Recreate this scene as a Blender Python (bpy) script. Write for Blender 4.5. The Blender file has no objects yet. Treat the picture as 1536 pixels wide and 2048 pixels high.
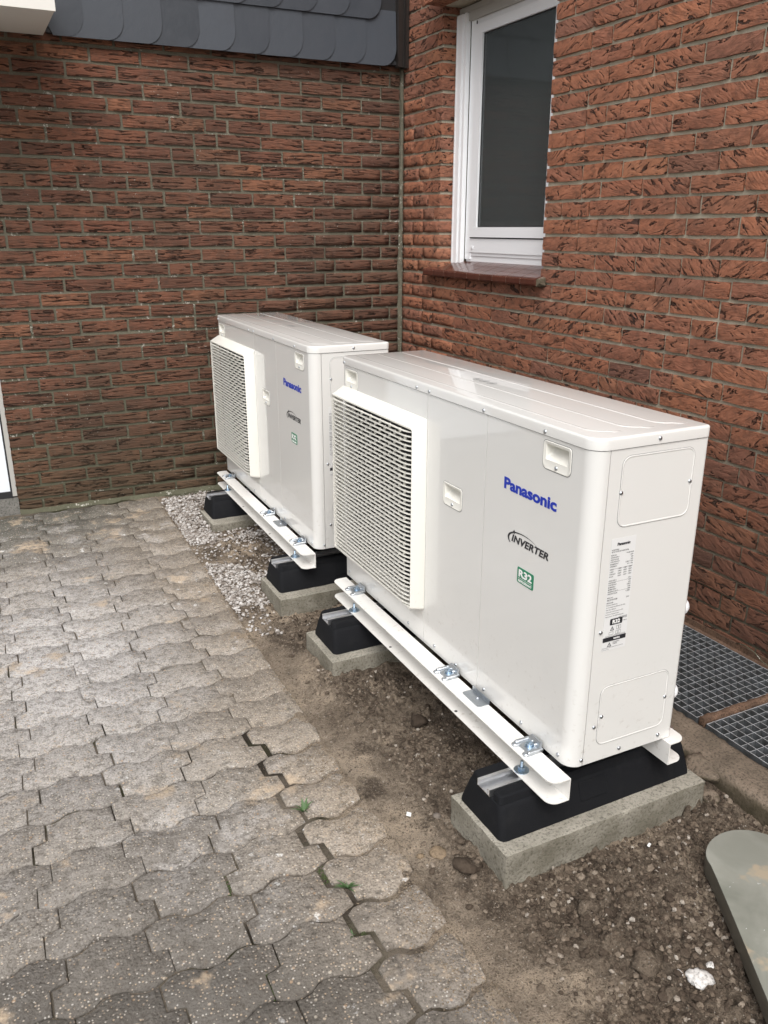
import bpy, math, random
import numpy as np
from mathutils import Matrix, Vector, noise

random.seed(7)
RN = random.Random(11)
S = bpy.context.scene
COL = S.collection

# ------------------------------------------------------------------ camera
cam_d = bpy.data.cameras.new('camera')
cam_d.sensor_fit = 'VERTICAL'
cam_d.sensor_height = 36.0
cam_d.sensor_width = 27.0
cam_d.lens = 29.017
cam_d.clip_start = 0.05
cam_d.clip_end = 400
cam = bpy.data.objects.new('camera', cam_d)
COL.objects.link(cam)
r_ = Vector((0.895997, -0.444059, 0.000731))
u_ = Vector((0.143561, 0.291225, 0.945822))
f_ = Vector((0.420214, 0.847349, -0.324686))
CAM = Vector((-2.2189, -4.2529, 1.368))
cam.matrix_world = Matrix(((r_.x, u_.x, -f_.x, CAM.x), (r_.y, u_.y, -f_.y, CAM.y), (r_.z, u_.z, -f_.z, CAM.z), (0, 0, 0, 1)))
S.camera = cam

# ------------------------------------------------------------------ sky, sun, exposure
SUN_DIR = Vector((-0.36, -0.70, 1.02)).normalized()       # towards the sun
w = bpy.data.worlds.new('World')
S.world = w
w.use_nodes = True
nt = w.node_tree
nt.nodes.clear()
sky = nt.nodes.new('ShaderNodeTexSky')
sky.sky_type = 'NISHITA'
sky.sun_disc = False
sky.sun_elevation = math.asin(SUN_DIR.z)
sky.sun_rotation = math.atan2(SUN_DIR.x, SUN_DIR.y)
sky.dust_density = 4.0
sky.air_density = 1.0
hs = nt.nodes.new('ShaderNodeHueSaturation')
hs.inputs['Saturation'].default_value = 0.30
bg = nt.nodes.new('ShaderNodeBackground')
bg.inputs['Strength'].default_value = 0.15
wo = nt.nodes.new('ShaderNodeOutputWorld')
nt.links.new(sky.outputs[0], hs.inputs['Color'])
nt.links.new(hs.outputs[0], bg.inputs['Color'])
nt.links.new(bg.outputs[0], wo.inputs['Surface'])
sun_d = bpy.data.lights.new('sun', 'SUN')
sun_d.energy = 1.0
sun_d.angle = math.radians(40)
sun_d.color = (1.0, 0.99, 0.975)
sun = bpy.data.objects.new('sun', sun_d)
COL.objects.link(sun)
sun.rotation_euler = SUN_DIR.to_track_quat('Z', 'Y').to_euler()
S.view_settings.view_transform = 'Standard'
S.view_settings.look = 'None'
S.view_settings.gamma = 1.0
S.view_settings.use_curve_mapping = False
S.view_settings.exposure = 0.67


# ------------------------------------------------------------------ material helper
class M:
    def __init__(s, name, color=(.5, .5, .5), rough=.6, metal=0.0, spec=.5, coat=0.0):
        s.m = bpy.data.materials.new(name)
        s.m.use_nodes = True
        s.t = s.m.node_tree
        s.b = s.t.nodes['Principled BSDF']
        s.b.inputs['Base Color'].default_value = (*color, 1)
        s.b.inputs['Roughness'].default_value = rough
        s.b.inputs['Metallic'].default_value = metal
        s.b.inputs['Specular IOR Level'].default_value = spec
        if coat:
            s.b.inputs['Coat Weight'].default_value = coat
            s.b.inputs['Coat Roughness'].default_value = 0.035

    def n(s, typ, **kw):
        nd = s.t.nodes.new(typ)
        for k, v in kw.items():
            setattr(nd, k, v)
        return nd

    def l(s, a, b):
        s.t.links.new(a, b)

    def geo(s):
        return s.n('ShaderNodeNewGeometry').outputs['Position']

    def obj(s):
        return s.n('ShaderNodeTexCoord').outputs['Object']

    def rnd(s):
        oi = s.n('ShaderNodeObjectInfo')
        at = s.n('ShaderNodeAttribute', attribute_name='rnd')
        return s.math('FRACT', s.math('ADD', oi.outputs['Random'], at.outputs['Fac']))

    def math(s, op, a, b=None, c=None, clamp=False):
        nd = s.n('ShaderNodeMath', operation=op, use_clamp=clamp)
        for i, v in enumerate((a, b, c)):
            if v is None:
                continue
            if isinstance(v, (int, float)):
                nd.inputs[i].default_value = v
            else:
                s.l(v, nd.inputs[i])
        return nd.outputs[0]

    def vmul(s, v, scale, add=None):
        mp = s.n('ShaderNodeVectorMath', operation='MULTIPLY')
        s.l(v, mp.inputs[0])
        mp.inputs[1].default_value = scale
        o = mp.outputs[0]
        if add is not None:
            ad = s.n('ShaderNodeVectorMath', operation='ADD')
            s.l(o, ad.inputs[0])
            s.l(add, ad.inputs[1])
            o = ad.outputs[0]
        return o

    def noise(s, v, scale, detail=4, rough=.55, dist=0.0):
        nd = s.n('ShaderNodeTexNoise')
        nd.inputs['Scale'].default_value = scale
        nd.inputs['Detail'].default_value = detail
        nd.inputs['Roughness'].default_value = rough
        nd.inputs['Distortion'].default_value = dist
        s.l(v, nd.inputs['Vector'])
        return nd.outputs['Fac']

    def vor(s, v, scale, feature='F1', out='Distance'):
        nd = s.n('ShaderNodeTexVoronoi', feature=feature)
        nd.inputs['Scale'].default_value = scale
        s.l(v, nd.inputs['Vector'])
        return nd.outputs[out]

    def ramp(s, f, stops, interp='LINEAR'):
        nd = s.n('ShaderNodeValToRGB')
        cr = nd.color_ramp
        cr.interpolation = interp
        while len(cr.elements) < len(stops):
            cr.elements.new(0.5)
        for e, (p, c) in zip(cr.elements, stops):
            e.position = p
            e.color = (c, c, c, 1) if isinstance(c, (int, float)) else (*c, 1)
        s.l(f, nd.inputs['Fac'])
        return nd.outputs['Color']

    def mix(s, f, a, b, typ='MIX'):
        nd = s.n('ShaderNodeMix', data_type='RGBA', blend_type=typ)
        for inp, v in ((nd.inputs[0], f), (nd.inputs[6], a), (nd.inputs[7], b)):
            if isinstance(v, (int, float)):
                inp.default_value = v
            elif isinstance(v, tuple):
                inp.default_value = (*v, 1)
            else:
                s.l(v, inp)
        return nd.outputs[2]

    def col(s, c):
        s.l(c, s.b.inputs['Base Color'])

    def ro(s, c):
        s.l(c, s.b.inputs['Roughness'])

    def bump(s, h, dist=.002, strength=1.0):
        nd = s.n('ShaderNodeBump')
        nd.inputs['Distance'].default_value = dist
        nd.inputs['Strength'].default_value = strength
        s.l(h, nd.inputs['Height'])
        prev = s.b.inputs['Normal'].links
        if prev:
            s.l(prev[0].from_socket, nd.inputs['Normal'])
        s.l(nd.outputs[0], s.b.inputs['Normal'])

    def sep(s, v):
        nd = s.n('ShaderNodeSeparateXYZ')
        s.l(v, nd.inputs[0])
        return nd.outputs


def brick_material(name, kind):
    m = M(name, rough=.85, spec=.25)
    r = m.rnd()
    o = m.obj()
    g = m.geo()
    off = m.n('ShaderNodeCombineXYZ')
    m.l(m.math('MULTIPLY', r, 97.0), off.inputs[0])
    m.l(m.math('MULTIPLY', r, 61.0), off.inputs[1])
    m.l(m.math('MULTIPLY', r, 43.0), off.inputs[2])
    # meshes of the joined bricks are in wall space, the single ones in their own: both read as metres
    # gashes torn into the clay: long and level on the dark wall, short and slanting on the red one
    if kind == 'A':
        v = m.vmul(o, (.42, 1.0, 3.9), off.outputs[0])
        crack_n = m.noise(v, 24, 4.0, .52, .45)
        fine = m.noise(m.vmul(o, (1, 1, 2.2), off.outputs[0]), 130, 4, .6)
        crk = m.ramp(crack_n, [(.385, 1.0), (.43, 0.0)])
        edge = m.ramp(crack_n, [(.43, 0.0), (.455, 1.0), (.50, 0.0)])
    else:
        rot = m.n('ShaderNodeVectorRotate', rotation_type='Y_AXIS')
        m.l(o, rot.inputs['Vector'])
        m.l(m.math('MULTIPLY', m.math('SUBTRACT', m.math('FRACT', m.math('MULTIPLY', r, 13.7)), .5), 1.5), rot.inputs['Angle'])
        v = m.vmul(rot.outputs[0], (.62, 1.0, 2.1), off.outputs[0])
        crack_n = m.noise(v, 27, 6.0, .64, .7)
        fine = m.noise(m.vmul(o, (1, 1, 1.5), off.outputs[0]), 120, 4, .6)
        crk = m.ramp(crack_n, [(.385, 1.0), (.42, 0.0)])
        edge = m.ramp(crack_n, [(.41, 0.0), (.44, 1.0), (.50, 0.0)])
    own = m.math('FRACT', m.math('MULTIPLY', r, 7.31))      # every brick torn more or less than the next
    crk = m.math('MULTIPLY', crk, m.math('ADD', .50, m.math('MULTIPLY', own, .65)), clamp=True)
    if kind == 'A':
        base = m.ramp(r, [(0.0, (.115, .050, .034)), (.3, (.165, .069, .044)), (.6, (.205, .084, .050)), (.85, (.18, .084, .053)), (1.0, (.26, .112, .062))])
        dark = (.022, .014, .011)
    else:
        base = m.ramp(r, [(0.0, (.27, .120, .080)), (.25, (.305, .122, .072)), (.55, (.36, .145, .080)), (.8, (.265, .112, .072)), (.93, (.39, .168, .092)), (1.0, (.15, .075, .058))])
        dark = (.035, .024, .021)
    mott = m.noise(m.vmul(o, (1, 1, 1.6), off.outputs[0]), 26, 5, .7)
    c = m.mix(m.ramp(mott, [(.34, .72), (.55, 0.0)]), base, (.105, .050, .034) if kind == 'B' else (.075, .045, .033))
    c = m.mix(m.ramp(fine, [(.55, 0.0), (.85, .35)]), c, (.42, .22, .14) if kind == 'B' else (.27, .13, .08))
    c = m.mix(m.math('MULTIPLY', edge, .30), c, (.46, .22, .14) if kind == 'B' else (.28, .12, .07))  # rims of the gashes painted lighter, as if catching light
    c = m.mix(m.math('MULTIPLY', crk, .85 if kind == 'B' else .62), c, dark)
    z = m.sep(g)
    big = m.noise(g, 1.6, 4, .6)
    if kind == 'A':
        # weathering of the whole wall: soot patches, algae near the ground, lime specks
        c = m.mix(m.math('MULTIPLY', m.ramp(big, [(.42, 0.0), (.66, .6)]), 1.0), c, (.060, .042, .030))
        corner_tone = m.math('ADD', m.math('ADD', m.math('MULTIPLY', m.math('ADD', z[0], 2.0), .42), m.math('MULTIPLY', m.math('SUBTRACT', 1.9, z[2]), .28)), m.math('MULTIPLY', m.math('SUBTRACT', big, .5), 1.5))
        c = m.mix(m.math('MULTIPLY', corner_tone, .50, clamp=True), c, (.072, .040, .028))  # darker brown towards the corner and the foot, edges broken by noise
        low = m.ramp(m.math('ADD', m.math('MULTIPLY', z[2], .62), m.math('MULTIPLY', big, .35)), [(.16, .72), (.52, .14), (1.0, 0.0)])
        c = m.mix(low, c, (.062, .052, .030))
        sp = m.noise(g, 95, 3, .6)
        sp2 = m.noise(g, 3.0, 3, .6)
        c = m.mix(m.math('MULTIPLY', m.ramp(sp, [(.66, 0.0), (.70, .8)]), m.ramp(sp2, [(.48, 0.0), (.60, 1.0)])), c, (.40, .38, .33))
        m.bump(fine, .0012, .5)
        m.bump(m.math('SUBTRACT', 1.0, crk), .008, 1.0)
        m.bump(crack_n, .014, .8)
    else:
        c = m.mix(m.ramp(big, [(.50, 0.0), (.70, .35)]), c, (.10, .062, .048))
        low = m.ramp(m.math('ADD', z[2], m.math('MULTIPLY', big, .30)), [(.18, .60), (.80, .22), (1.3, 0.0)])
        c = m.mix(low, c, (.050, .034, .026))
        m.bump(fine, .0010, .5)
        m.bump(m.math('SUBTRACT', 1.0, crk), .010, 1.0)
        m.bump(crack_n, .016, .8)
    m.col(c)
    return m.m


def mortar_material(name, base, dark, low_dark=(.045, .045, .03), mossy=True):
    m = M(name, rough=.95, spec=.15)
    g = m.geo()
    n1 = m.noise(g, 7, 4, .6)
    n2 = m.noise(g, 160, 3, .6)
    n3 = m.noise(g, 1.7, 4, .6)
    c = m.mix(m.ramp(n1, [(.35, 0.0), (.7, .75)]), base, dark)
    c = m.mix(m.ramp(n2, [(.35, .45), (.6, 0.0)]), c, dark)
    z = m.sep(g)[2]
    if mossy:
        c = m.mix(m.ramp(n3, [(.45, 0.0), (.62, .55)]), c, (.10, .095, .07))
        c = m.mix(m.ramp(m.math('ADD', m.math('MULTIPLY', z, .7), m.math('MULTIPLY', n3, .4)), [(.2, .80), (.75, 0.25), (1.3, 0.0)]), c, (.085, .085, .055))
        sp = m.noise(g, 60, 3, .6)
        c = m.mix(m.math('MULTIPLY', m.ramp(sp, [(.60, 0.0), (.66, .85)]), m.ramp(m.noise(g, 2.6, 3, .6), [(.45, 0.0), (.6, 1.0)])), c, (.50, .48, .42))
    else:
        c = m.mix(m.ramp(m.math('ADD', z, m.math('MULTIPLY', n3, .3)), [(.2, .72), (.9, 0.1), (1.3, 0.0)]), c, low_dark)
    m.col(c)
    m.bump(n2, .003, .6)
    m.bump(m.noise(g, 40, 3, .6), .004, .5)
    return m.m


def paint_material(name, color, rough=.32, coat=1.0, dusty=True):
    m = M(name, color, rough, 0, .5, coat)
    g = m.obj()
    n = m.noise(g, 3.0, 3, .5)
    m.col(m.mix(m.ramp(n, [(.3, 0.0), (.8, .5)]), color, tuple(x * .955 for x in color)))
    m.ro(m.math('ADD', rough, m.math('MULTIPLY', m.noise(g, 9, 3, .6), .10)))
    if dusty:
        wz = m.sep(m.geo())[2]
        spl = m.math('MULTIPLY', m.ramp(m.noise(m.geo(), 55, 4, .7), [(.58, 0.0), (.70, 1.0)]), m.ramp(m.math('SUBTRACT', wz, .12), [(0.0, .42), (.35, 0.0)]))
        m.col(m.mix(spl, m.mix(m.ramp(n, [(.3, 0.0), (.8, .5)]), color, tuple(x * .955 for x in color)), (.30, .25, .19)))
    m.bump(m.noise(g, 2.2, 1, .4), .0012, .12)
    return m.m


MAT = {}
MAT['brickA'] = brick_material('brick_dark_weathered', 'A')
MAT['brickB'] = brick_material('brick_red_rustic', 'B')
MAT['mortarA'] = mortar_material('mortar_weathered', (.185, .172, .130), (.098, .090, .066))
MAT['mortarB'] = mortar_material('mortar_beige', (.50, .46, .36), (.32, .29, .22), mossy=False)
MAT['paint'] = paint_material('warm_white_enamel', (.715, .708, .680))
MAT['paint_plastic'] = paint_material('ivory_plastic', (.76, .745, .685), .42, .15)
MAT['rail'] = paint_material('white_powder_coat', (.76, .745, .71), .38, .3)
MAT['dark'] = M('cavity_black', (.012, .012, .013), .8).m
MAT['upvc'] = M('white_upvc', (.87, .88, .89), .28, 0, .5, .3).m
MAT['upvc_grey'] = M('grey_box_lid', (.42, .41, .38), .5).m
MAT['gasket'] = M('black_gasket', (.015, .015, .017), .6).m
MAT['blue'] = M('logo_blue', (.003, .030, .40), .35).m
MAT['black'] = M('print_black', (.02, .02, .024), .45).m
MAT['green'] = M('badge_green', (.012, .20, .10), .35).m
MAT['white'] = M('print_white', (.85, .85, .83), .4).m
MAT['label'] = M('label_paper', (.70, .70, .69), .45).m
MAT['greyprint'] = M('print_grey', (.22, .22, .22), .5).m
MAT['door'] = M('white_door_panel', (.78, .82, .86), .25, 0, .5, .4).m


def mk_metal(name, col, rough, sc=60):
    m = M(name, col, rough, 1.0)
    n = m.noise(m.obj(), sc, 4, .6)
    m.ro(m.math('ADD', rough - .05, m.math('MULTIPLY', n, .18)))
    m.col(m.mix(m.ramp(n, [(.3, 0.0), (.8, .5)]), col, tuple(x * .7 for x in col)))
    return m.m


MAT['zinc'] = mk_metal('zinc_bright', (.55, .58, .61), .36)
MAT['zinc_blue'] = mk_metal('zinc_blue', (.42, .52, .62), .25)
MAT['galv'] = mk_metal('galvanised_sheet', (.52, .56, .60), .35, 25)
MAT['alu'] = mk_metal('aluminium_channel', (.80, .81, .83), .33, 90)
MAT['grating'] = mk_metal('galvanised_grating', (.42, .46, .50), .42, 30)


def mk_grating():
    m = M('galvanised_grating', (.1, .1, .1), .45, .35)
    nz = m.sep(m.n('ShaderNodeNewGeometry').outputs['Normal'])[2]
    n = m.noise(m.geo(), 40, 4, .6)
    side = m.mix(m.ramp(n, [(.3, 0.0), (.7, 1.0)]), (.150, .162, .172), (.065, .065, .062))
    m.col(m.mix(m.ramp(nz, [(.6, 0.0), (.9, 1.0)]), side, m.mix(m.ramp(n, [(.4, 0.0), (.75, .6)]), (.46, .48, .50), (.16, .15, .135))))  # tops painted lighter, for wear and sky light; sides painted darker
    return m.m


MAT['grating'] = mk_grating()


def mk_rubber():
    m = M('black_rubber', (.006, .0065, .008), .8, 0, .22)
    g = m.geo()
    n = m.noise(g, 300, 3, .7)
    m.col(m.mix(m.ramp(m.noise(g, 22, 4, .6), [(.55, 0.0), (.85, .4)]), (.0055, .006, .0075), (.020, .020, .020)))
    m.bump(n, .0012, .6)
    return m.m


MAT['rubber'] = mk_rubber()


def mk_concrete(name, base, dark, sc=1.0, moss=0.0):
    m = M(name, base, .9, 0, .2)
    g = m.geo()
    n1 = m.noise(g, 9 * sc, 5, .6)
    n2 = m.noise(g, 140, 4, .7)
    c = m.mix(m.ramp(n1, [(.35, 0.0), (.70, .8)]), base, dark)
    c = m.mix(m.ramp(n2, [(.36, .75), (.50, 0.0)]), c, tuple(x * .45 for x in dark))
    c = m.mix(m.ramp(n2, [(.64, 0.0), (.78, .5)]), c, (.5, .46, .37))
    if moss:
        nz = m.sep(m.n('ShaderNodeNewGeometry').outputs['Normal'])[2]
        side = m.ramp(nz, [(.2, moss), (.7, 0.0)])
        c = m.mix(m.math('MULTIPLY', side, m.ramp(m.noise(g, 14, 4, .6), [(.35, .4), (.65, 1.0)])), c, (.065, .055, .032))
    m.col(c)
    m.bump(n2, .004, .7)
    m.bump(m.noise(g, 35, 4, .6), .006, .5)
    return m.m


MAT['concrete'] = mk_concrete('rough_concrete_block', (.37, .345, .29), (.22, .205, .165), moss=.55)
MAT['kerb'] = mk_concrete('old_concrete_kerb', (.21, .165, .125), (.10, .082, .062), moss=.85)
MAT['step'] = mk_concrete('grey_step', (.22, .21, .19), (.12, .12, .11))
MAT['white_rubble'] = mk_concrete('white_plaster_rubble', (.68, .66, .63), (.45, .43, .40))
MAT['pebble'] = mk_concrete('tan_pebble', (.27, .20, .13), (.17, .13, .09), 3)


def mk_slate():
    m = M('slate_blue_grey', (.08, .09, .11), .5, 0, .45)
    r = m.rnd()
    g = m.geo()
    c = m.ramp(r, [(0.0, (.030, .035, .043)), (.5, (.040, .046, .056)), (1.0, (.056, .064, .077))])
    n = m.noise(m.vmul(g, (1, 1, 1)), 14, 5, .6)
    c = m.mix(m.ramp(n, [(.35, 0.0), (.75, .5)]), c, (.050, .055, .065))
    m.col(c)
    m.ro(m.math('ADD', .36, m.math('MULTIPLY', n, .25)))
    m.bump(m.noise(g, 26, 5, .65), .003, .35)
    return m.m


MAT['slate'] = mk_slate()


def mk_paver():
    m = M('concrete_paver', (.3, .27, .23), .85, 0, .25)
    r = m.rnd()
    g = m.geo()
    x, y, z = m.sep(g)[0:3]
    n1 = m.noise(g, 2.1, 5, .6)
    n2 = m.noise(g, 9, 5, .65)
    n3 = m.noise(g, 48, 4, .65)
    # aggregate: pale and brown chips of the worn face
    vd = m.vor(g, 135)
    vc = m.vor(g, 135, out='Color')
    vr = m.sep(vc)[0]
    spk = m.math('MULTIPLY', m.ramp(vd, [(.20, 1.0), (.34, 0.0)]), m.ramp(vr, [(.44, 0.0), (.48, 1.0)]))
    big = m.math('MULTIPLY', m.ramp(m.vor(g, 62), [(.16, 1.0), (.26, 0.0)]), m.ramp(m.sep(m.vor(g, 62, out='Color'))[0], [(.66, 0.0), (.70, 1.0)]))
    dsp = m.math('MULTIPLY', m.ramp(m.vor(g, 150), [(.22, 1.0), (.36, 0.0)]), m.ramp(n3, [(.42, .9), (.56, 0.0)]))
    base = m.ramp(r, [(0.0, (.205, .187, .167)), (.5, (.250, .228, .202)), (1.0, (.300, .272, .238))])
    # sandier along the bed edge, greyer away from it
    edge = m.ramp(m.math('ADD', x, m.math('MULTIPLY', n1, .5)), [(-0.0, 0.0)] if False else [(0.0, 0.0), (1.0, 0.0)])
    t = m.math('ADD', m.math('MULTIPLY', m.math('ADD', x, 1.90), 1.7), m.math('MULTIPLY', m.math('SUBTRACT', n1, .5), 1.5))
    sand = m.math('MULTIPLY', m.math('MAXIMUM', m.math('MINIMUM', t, 1.0), 0.0), .75)
    c = m.mix(sand, base, (.355, .290, .220))
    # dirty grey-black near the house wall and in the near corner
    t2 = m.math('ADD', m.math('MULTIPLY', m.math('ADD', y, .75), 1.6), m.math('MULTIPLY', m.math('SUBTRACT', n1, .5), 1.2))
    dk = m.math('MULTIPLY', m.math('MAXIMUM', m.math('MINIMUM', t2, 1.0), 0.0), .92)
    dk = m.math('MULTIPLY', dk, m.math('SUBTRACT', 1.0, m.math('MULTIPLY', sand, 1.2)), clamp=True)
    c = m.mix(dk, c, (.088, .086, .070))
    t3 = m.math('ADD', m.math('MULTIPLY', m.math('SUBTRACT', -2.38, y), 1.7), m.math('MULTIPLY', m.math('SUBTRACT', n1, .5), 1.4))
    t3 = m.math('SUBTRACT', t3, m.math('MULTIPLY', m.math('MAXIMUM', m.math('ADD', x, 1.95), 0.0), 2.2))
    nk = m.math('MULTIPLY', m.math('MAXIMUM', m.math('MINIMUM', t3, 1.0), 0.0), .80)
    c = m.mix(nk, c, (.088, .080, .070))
    # lime bloom
    lime = m.math('MULTIPLY', m.ramp(n2, [(.52, 0.0), (.62, .75)]), m.ramp(m.noise(g, 1.3, 3, .6), [(.42, 0.0), (.56, 1.0)]))
    lime = m.math('MULTIPLY', lime, m.math('SUBTRACT', 1.0, m.math('MULTIPLY', nk, 1.2), clamp=True))
    dl = m.math('SQRT', m.math('ADD', m.math('POWER', m.math('MULTIPLY', m.math('ADD', x, 2.10), 2.2), 2.0), m.math('POWER', m.math('MULTIPLY', m.math('ADD', y, 1.50), 1.25), 2.0)))
    spot = m.math('MULTIPLY', m.math('SUBTRACT', 1.15, m.math('ADD', dl, m.math('MULTIPLY', m.math('SUBTRACT', n2, .5), 1.6)), clamp=True), .85)
    c = m.mix(spot, c, (.50, .48, .465))
    c = m.mix(m.math('MULTIPLY', lime, .55), c, (.46, .44, .42))
    wt = m.math('MULTIPLY', m.ramp(m.noise(g, 34, 3, .6), [(.64, 0.0), (.70, .9)]), m.ramp(m.noise(g, 2.0, 3, .6), [(.45, 0.0), (.58, 1.0)]))
    c = m.mix(wt, c, (.62, .61, .59))
    c = m.mix(m.ramp(n3, [(.34, .60), (.52, 0.0)]), c, (.095, .083, .070))
    c = m.mix(m.math('MULTIPLY', dsp, .55), c, (.070, .058, .046))
    c = m.mix(m.ramp(m.noise(g, 190, 4, .7), [(.36, .65), (.50, 0.0)]), c, (.065, .056, .046))
    c = m.mix(m.math('MULTIPLY', big, .7), c, m.mix(m.sep(m.vor(g, 62, out='Color'))[1], (.46, .42, .35), (.34, .22, .13)))
    c = m.mix(m.math('MULTIPLY', spk, .72), c, m.mix(m.sep(vc)[1], (.52, .50, .46), (.42, .31, .20)))
    # drifted sand patches
    sp = m.math('MULTIPLY', m.ramp(m.noise(g, 5.5, 4, .65), [(.60, 0.0), (.66, .8)]), m.ramp(n3, [(.36, 0.2), (.6, 1.0)]))
    c = m.mix(sp, c, (.42, .33, .235))
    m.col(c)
    m.bump(vd, .003, .6)
    m.bump(n3, .007, .8)
    m.bump(m.noise(g, 260, 3, .6), .0016, .8)
    return m.m


MAT['paver'] = mk_paver()


def mk_soil():
    m = M('loose_sandy_soil', (.2, .15, .1), .95, 0, .15)
    g = m.geo()
    x, y, z = m.sep(g)[0:3]
    n1 = m.noise(g, 4.2, 5, .62)
    n2 = m.noise(g, 22, 5, .65)
    n3 = m.noise(g, 130, 4, .7)
    dark, mid, sand = (.060, .045, .033), (.180, .142, .106), (.400, .320, .235)
    n4 = m.noise(g, 260, 3, .7)
    c = m.mix(m.ramp(n2, [(.36, .9), (.54, 0.0)]), mid, dark)
    # sand spills along the paving edge and in patches
    t = m.math('ADD', m.math('MULTIPLY', m.math('SUBTRACT', -1.25, x), 3.4), m.math('MULTIPLY', m.math('SUBTRACT', n1, .5), 3.0))
    t = m.math('MAXIMUM', m.math('MINIMUM', t, 1.0), 0.0)
    c = m.mix(m.math('MULTIPLY', t, .90), c, (.385, .315, .240))
    c = m.mix(m.math('MULTIPLY', m.ramp(n1, [(.52, 0.0), (.63, .85)]), m.ramp(n3, [(.36, .35), (.55, 1.0)])), c, sand)
    c = m.mix(m.math('MULTIPLY', m.ramp(m.noise(g, 9, 4, .6), [(.34, .85), (.46, 0.0)]), m.ramp(n3, [(.40, 1.0), (.66, .35)])), c, (.048, .035, .026))
    c = m.mix(m.ramp(n3, [(.33, .65), (.47, 0.0)]), c, (.066, .051, .039))
    c = m.mix(m.ramp(n3, [(.55, 0.0), (.72, .55)]), c, (.34, .28, .215))
    c = m.mix(m.ramp(n4, [(.34, .50), (.47, 0.0)]), c, (.070, .055, .043))
    vd = m.vor(g, 190)
    vr = m.sep(m.vor(g, 190, out='Color'))[0]
    sp = m.math('MULTIPLY', m.ramp(vd, [(.2, 1.0), (.36, 0.0)]), m.ramp(vr, [(.90, 0.0), (.92, 1.0)]))
    c = m.mix(m.math('MULTIPLY', sp, .5), c, (.50, .46, .40))
    # between the stones the filling is old, dark and mossy; fresh sand only near the dug edge
    j = m.math('MULTIPLY', m.math('SUBTRACT', -1.515, x), 14.0, clamp=True)
    jc = m.mix(m.ramp(m.noise(g, 6, 3, .6), [(.48, 0.0), (.60, 1.0)]), (.042, .034, .026), (.044, .044, .022))
    jc = m.mix(m.ramp(m.noise(g, 3.2, 3, .6), [(.44, 0.0), (.56, .85)]), jc, (.22, .185, .145))
    c = m.mix(j, c, jc)
    m.col(c)
    m.bump(n4, .003, .9)
    m.bump(n3, .007, .9)
    m.bump(n2, .012, .6)
    return m.m


MAT['soil'] = mk_soil()


def mk_clod():
    m = M('soil_clod', (.12, .09, .06), .95, 0, .15)
    at = m.n('ShaderNodeAttribute', attribute_name='rnd').outputs['Fac']
    g = m.geo()
    c = m.ramp(at, [(0.0, (.048, .036, .027)), (.40, (.088, .067, .050)), (.75, (.150, .116, .086)), (.94, (.24, .195, .15)), (1.0, (.42, .38, .33))])
    x = m.sep(g)[0]
    t = m.math('MULTIPLY', m.math('SUBTRACT', -1.25, x), 4.0, clamp=True)
    c = m.mix(m.math('MULTIPLY', t, .65), c, m.ramp(at, [(0.0, (.12, .092, .068)), (.6, (.24, .195, .148)), (1.0, (.40, .34, .28))]))
    n = m.noise(g, 150, 4, .7)
    c = m.mix(m.ramp(n, [(.30, .6), (.55, 0.0)]), c, (.040, .028, .020))
    m.col(c)
    m.bump(n, .004, .8)
    return m.m


MAT['clod'] = mk_clod()
MAT['sandgrain'] = mk_concrete('sand_grains', (.27, .215, .155), (.13, .10, .07), 4)


def mk_gravel():
    m = M('crushed_gravel', (.4, .38, .36), .85, 0, .3)
    at = m.n('ShaderNodeAttribute', attribute_name='rnd').outputs['Fac']
    g = m.geo()
    c = m.ramp(at, [(0.0, (.13, .11, .095)), (.3, (.28, .25, .225)), (.7, (.43, .405, .38)), (1.0, (.62, .60, .58))])
    n = m.noise(g, 170, 4, .65)
    c = m.mix(m.ramp(n, [(.35, .5), (.6, 0.0)]), c, (.20, .165, .13))
    m.col(c)
    m.bump(n, .002, .6)
    return m.m


MAT['gravel'] = mk_gravel()


def mk_slab():
    m = M('polished_green_stone', (.2, .22, .19), .22, 0, .5)
    g = m.geo()
    n1 = m.noise(g, 5, 5, .6, .8)
    c = m.ramp(n1, [(.3, (.165, .172, .145)), (.5, (.225, .230, .198)), (.7, (.30, .302, .265))])
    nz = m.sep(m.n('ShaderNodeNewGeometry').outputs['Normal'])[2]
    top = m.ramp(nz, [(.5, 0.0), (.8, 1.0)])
    dirt = m.math('MULTIPLY', m.ramp(m.noise(g, 8, 4, .6), [(.62, 0.0), (.68, .8)]), top)
    c = m.mix(dirt, c, (.38, .31, .22))
    scr = m.math('MULTIPLY', m.ramp(m.noise(m.vmul(g, (1, 3, 1)), 34, 3, .6), [(.70, 0.0), (.72, .85)]), m.math('MULTIPLY', top, m.ramp(m.math('ADD', m.math('MULTIPLY', m.math('ADD', m.sep(g)[0], .80), -4.0), m.noise(g, 4, 2, .5)), [(.62, 0.0), (.80, 1.0)])))
    c = m.mix(scr, c, (.70, .72, .72))
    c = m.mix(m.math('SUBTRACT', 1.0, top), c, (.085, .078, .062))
    m.col(c)
    m.ro(m.math('ADD', .20, m.math('MULTIPLY', m.noise(g, 14, 4, .6), .35)))
    return m.m


MAT['slab'] = mk_slab()


def mk_tile():
    m = M('brown_glazed_tile', (.07, .024, .018), .24, 0, .45, .2)
    r = m.rnd()
    c = m.ramp(r, [(0.0, (.060, .020, .015)), (1.0, (.095, .030, .020))])
    n = m.noise(m.geo(), 30, 4, .6)
    m.col(m.mix(m.ramp(n, [(.4, 0.0), (.8, .4)]), c, (.12, .06, .045)))
    m.ro(m.math('ADD', .16, m.math('MULTIPLY', n, .15)))
    return m.m


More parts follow.
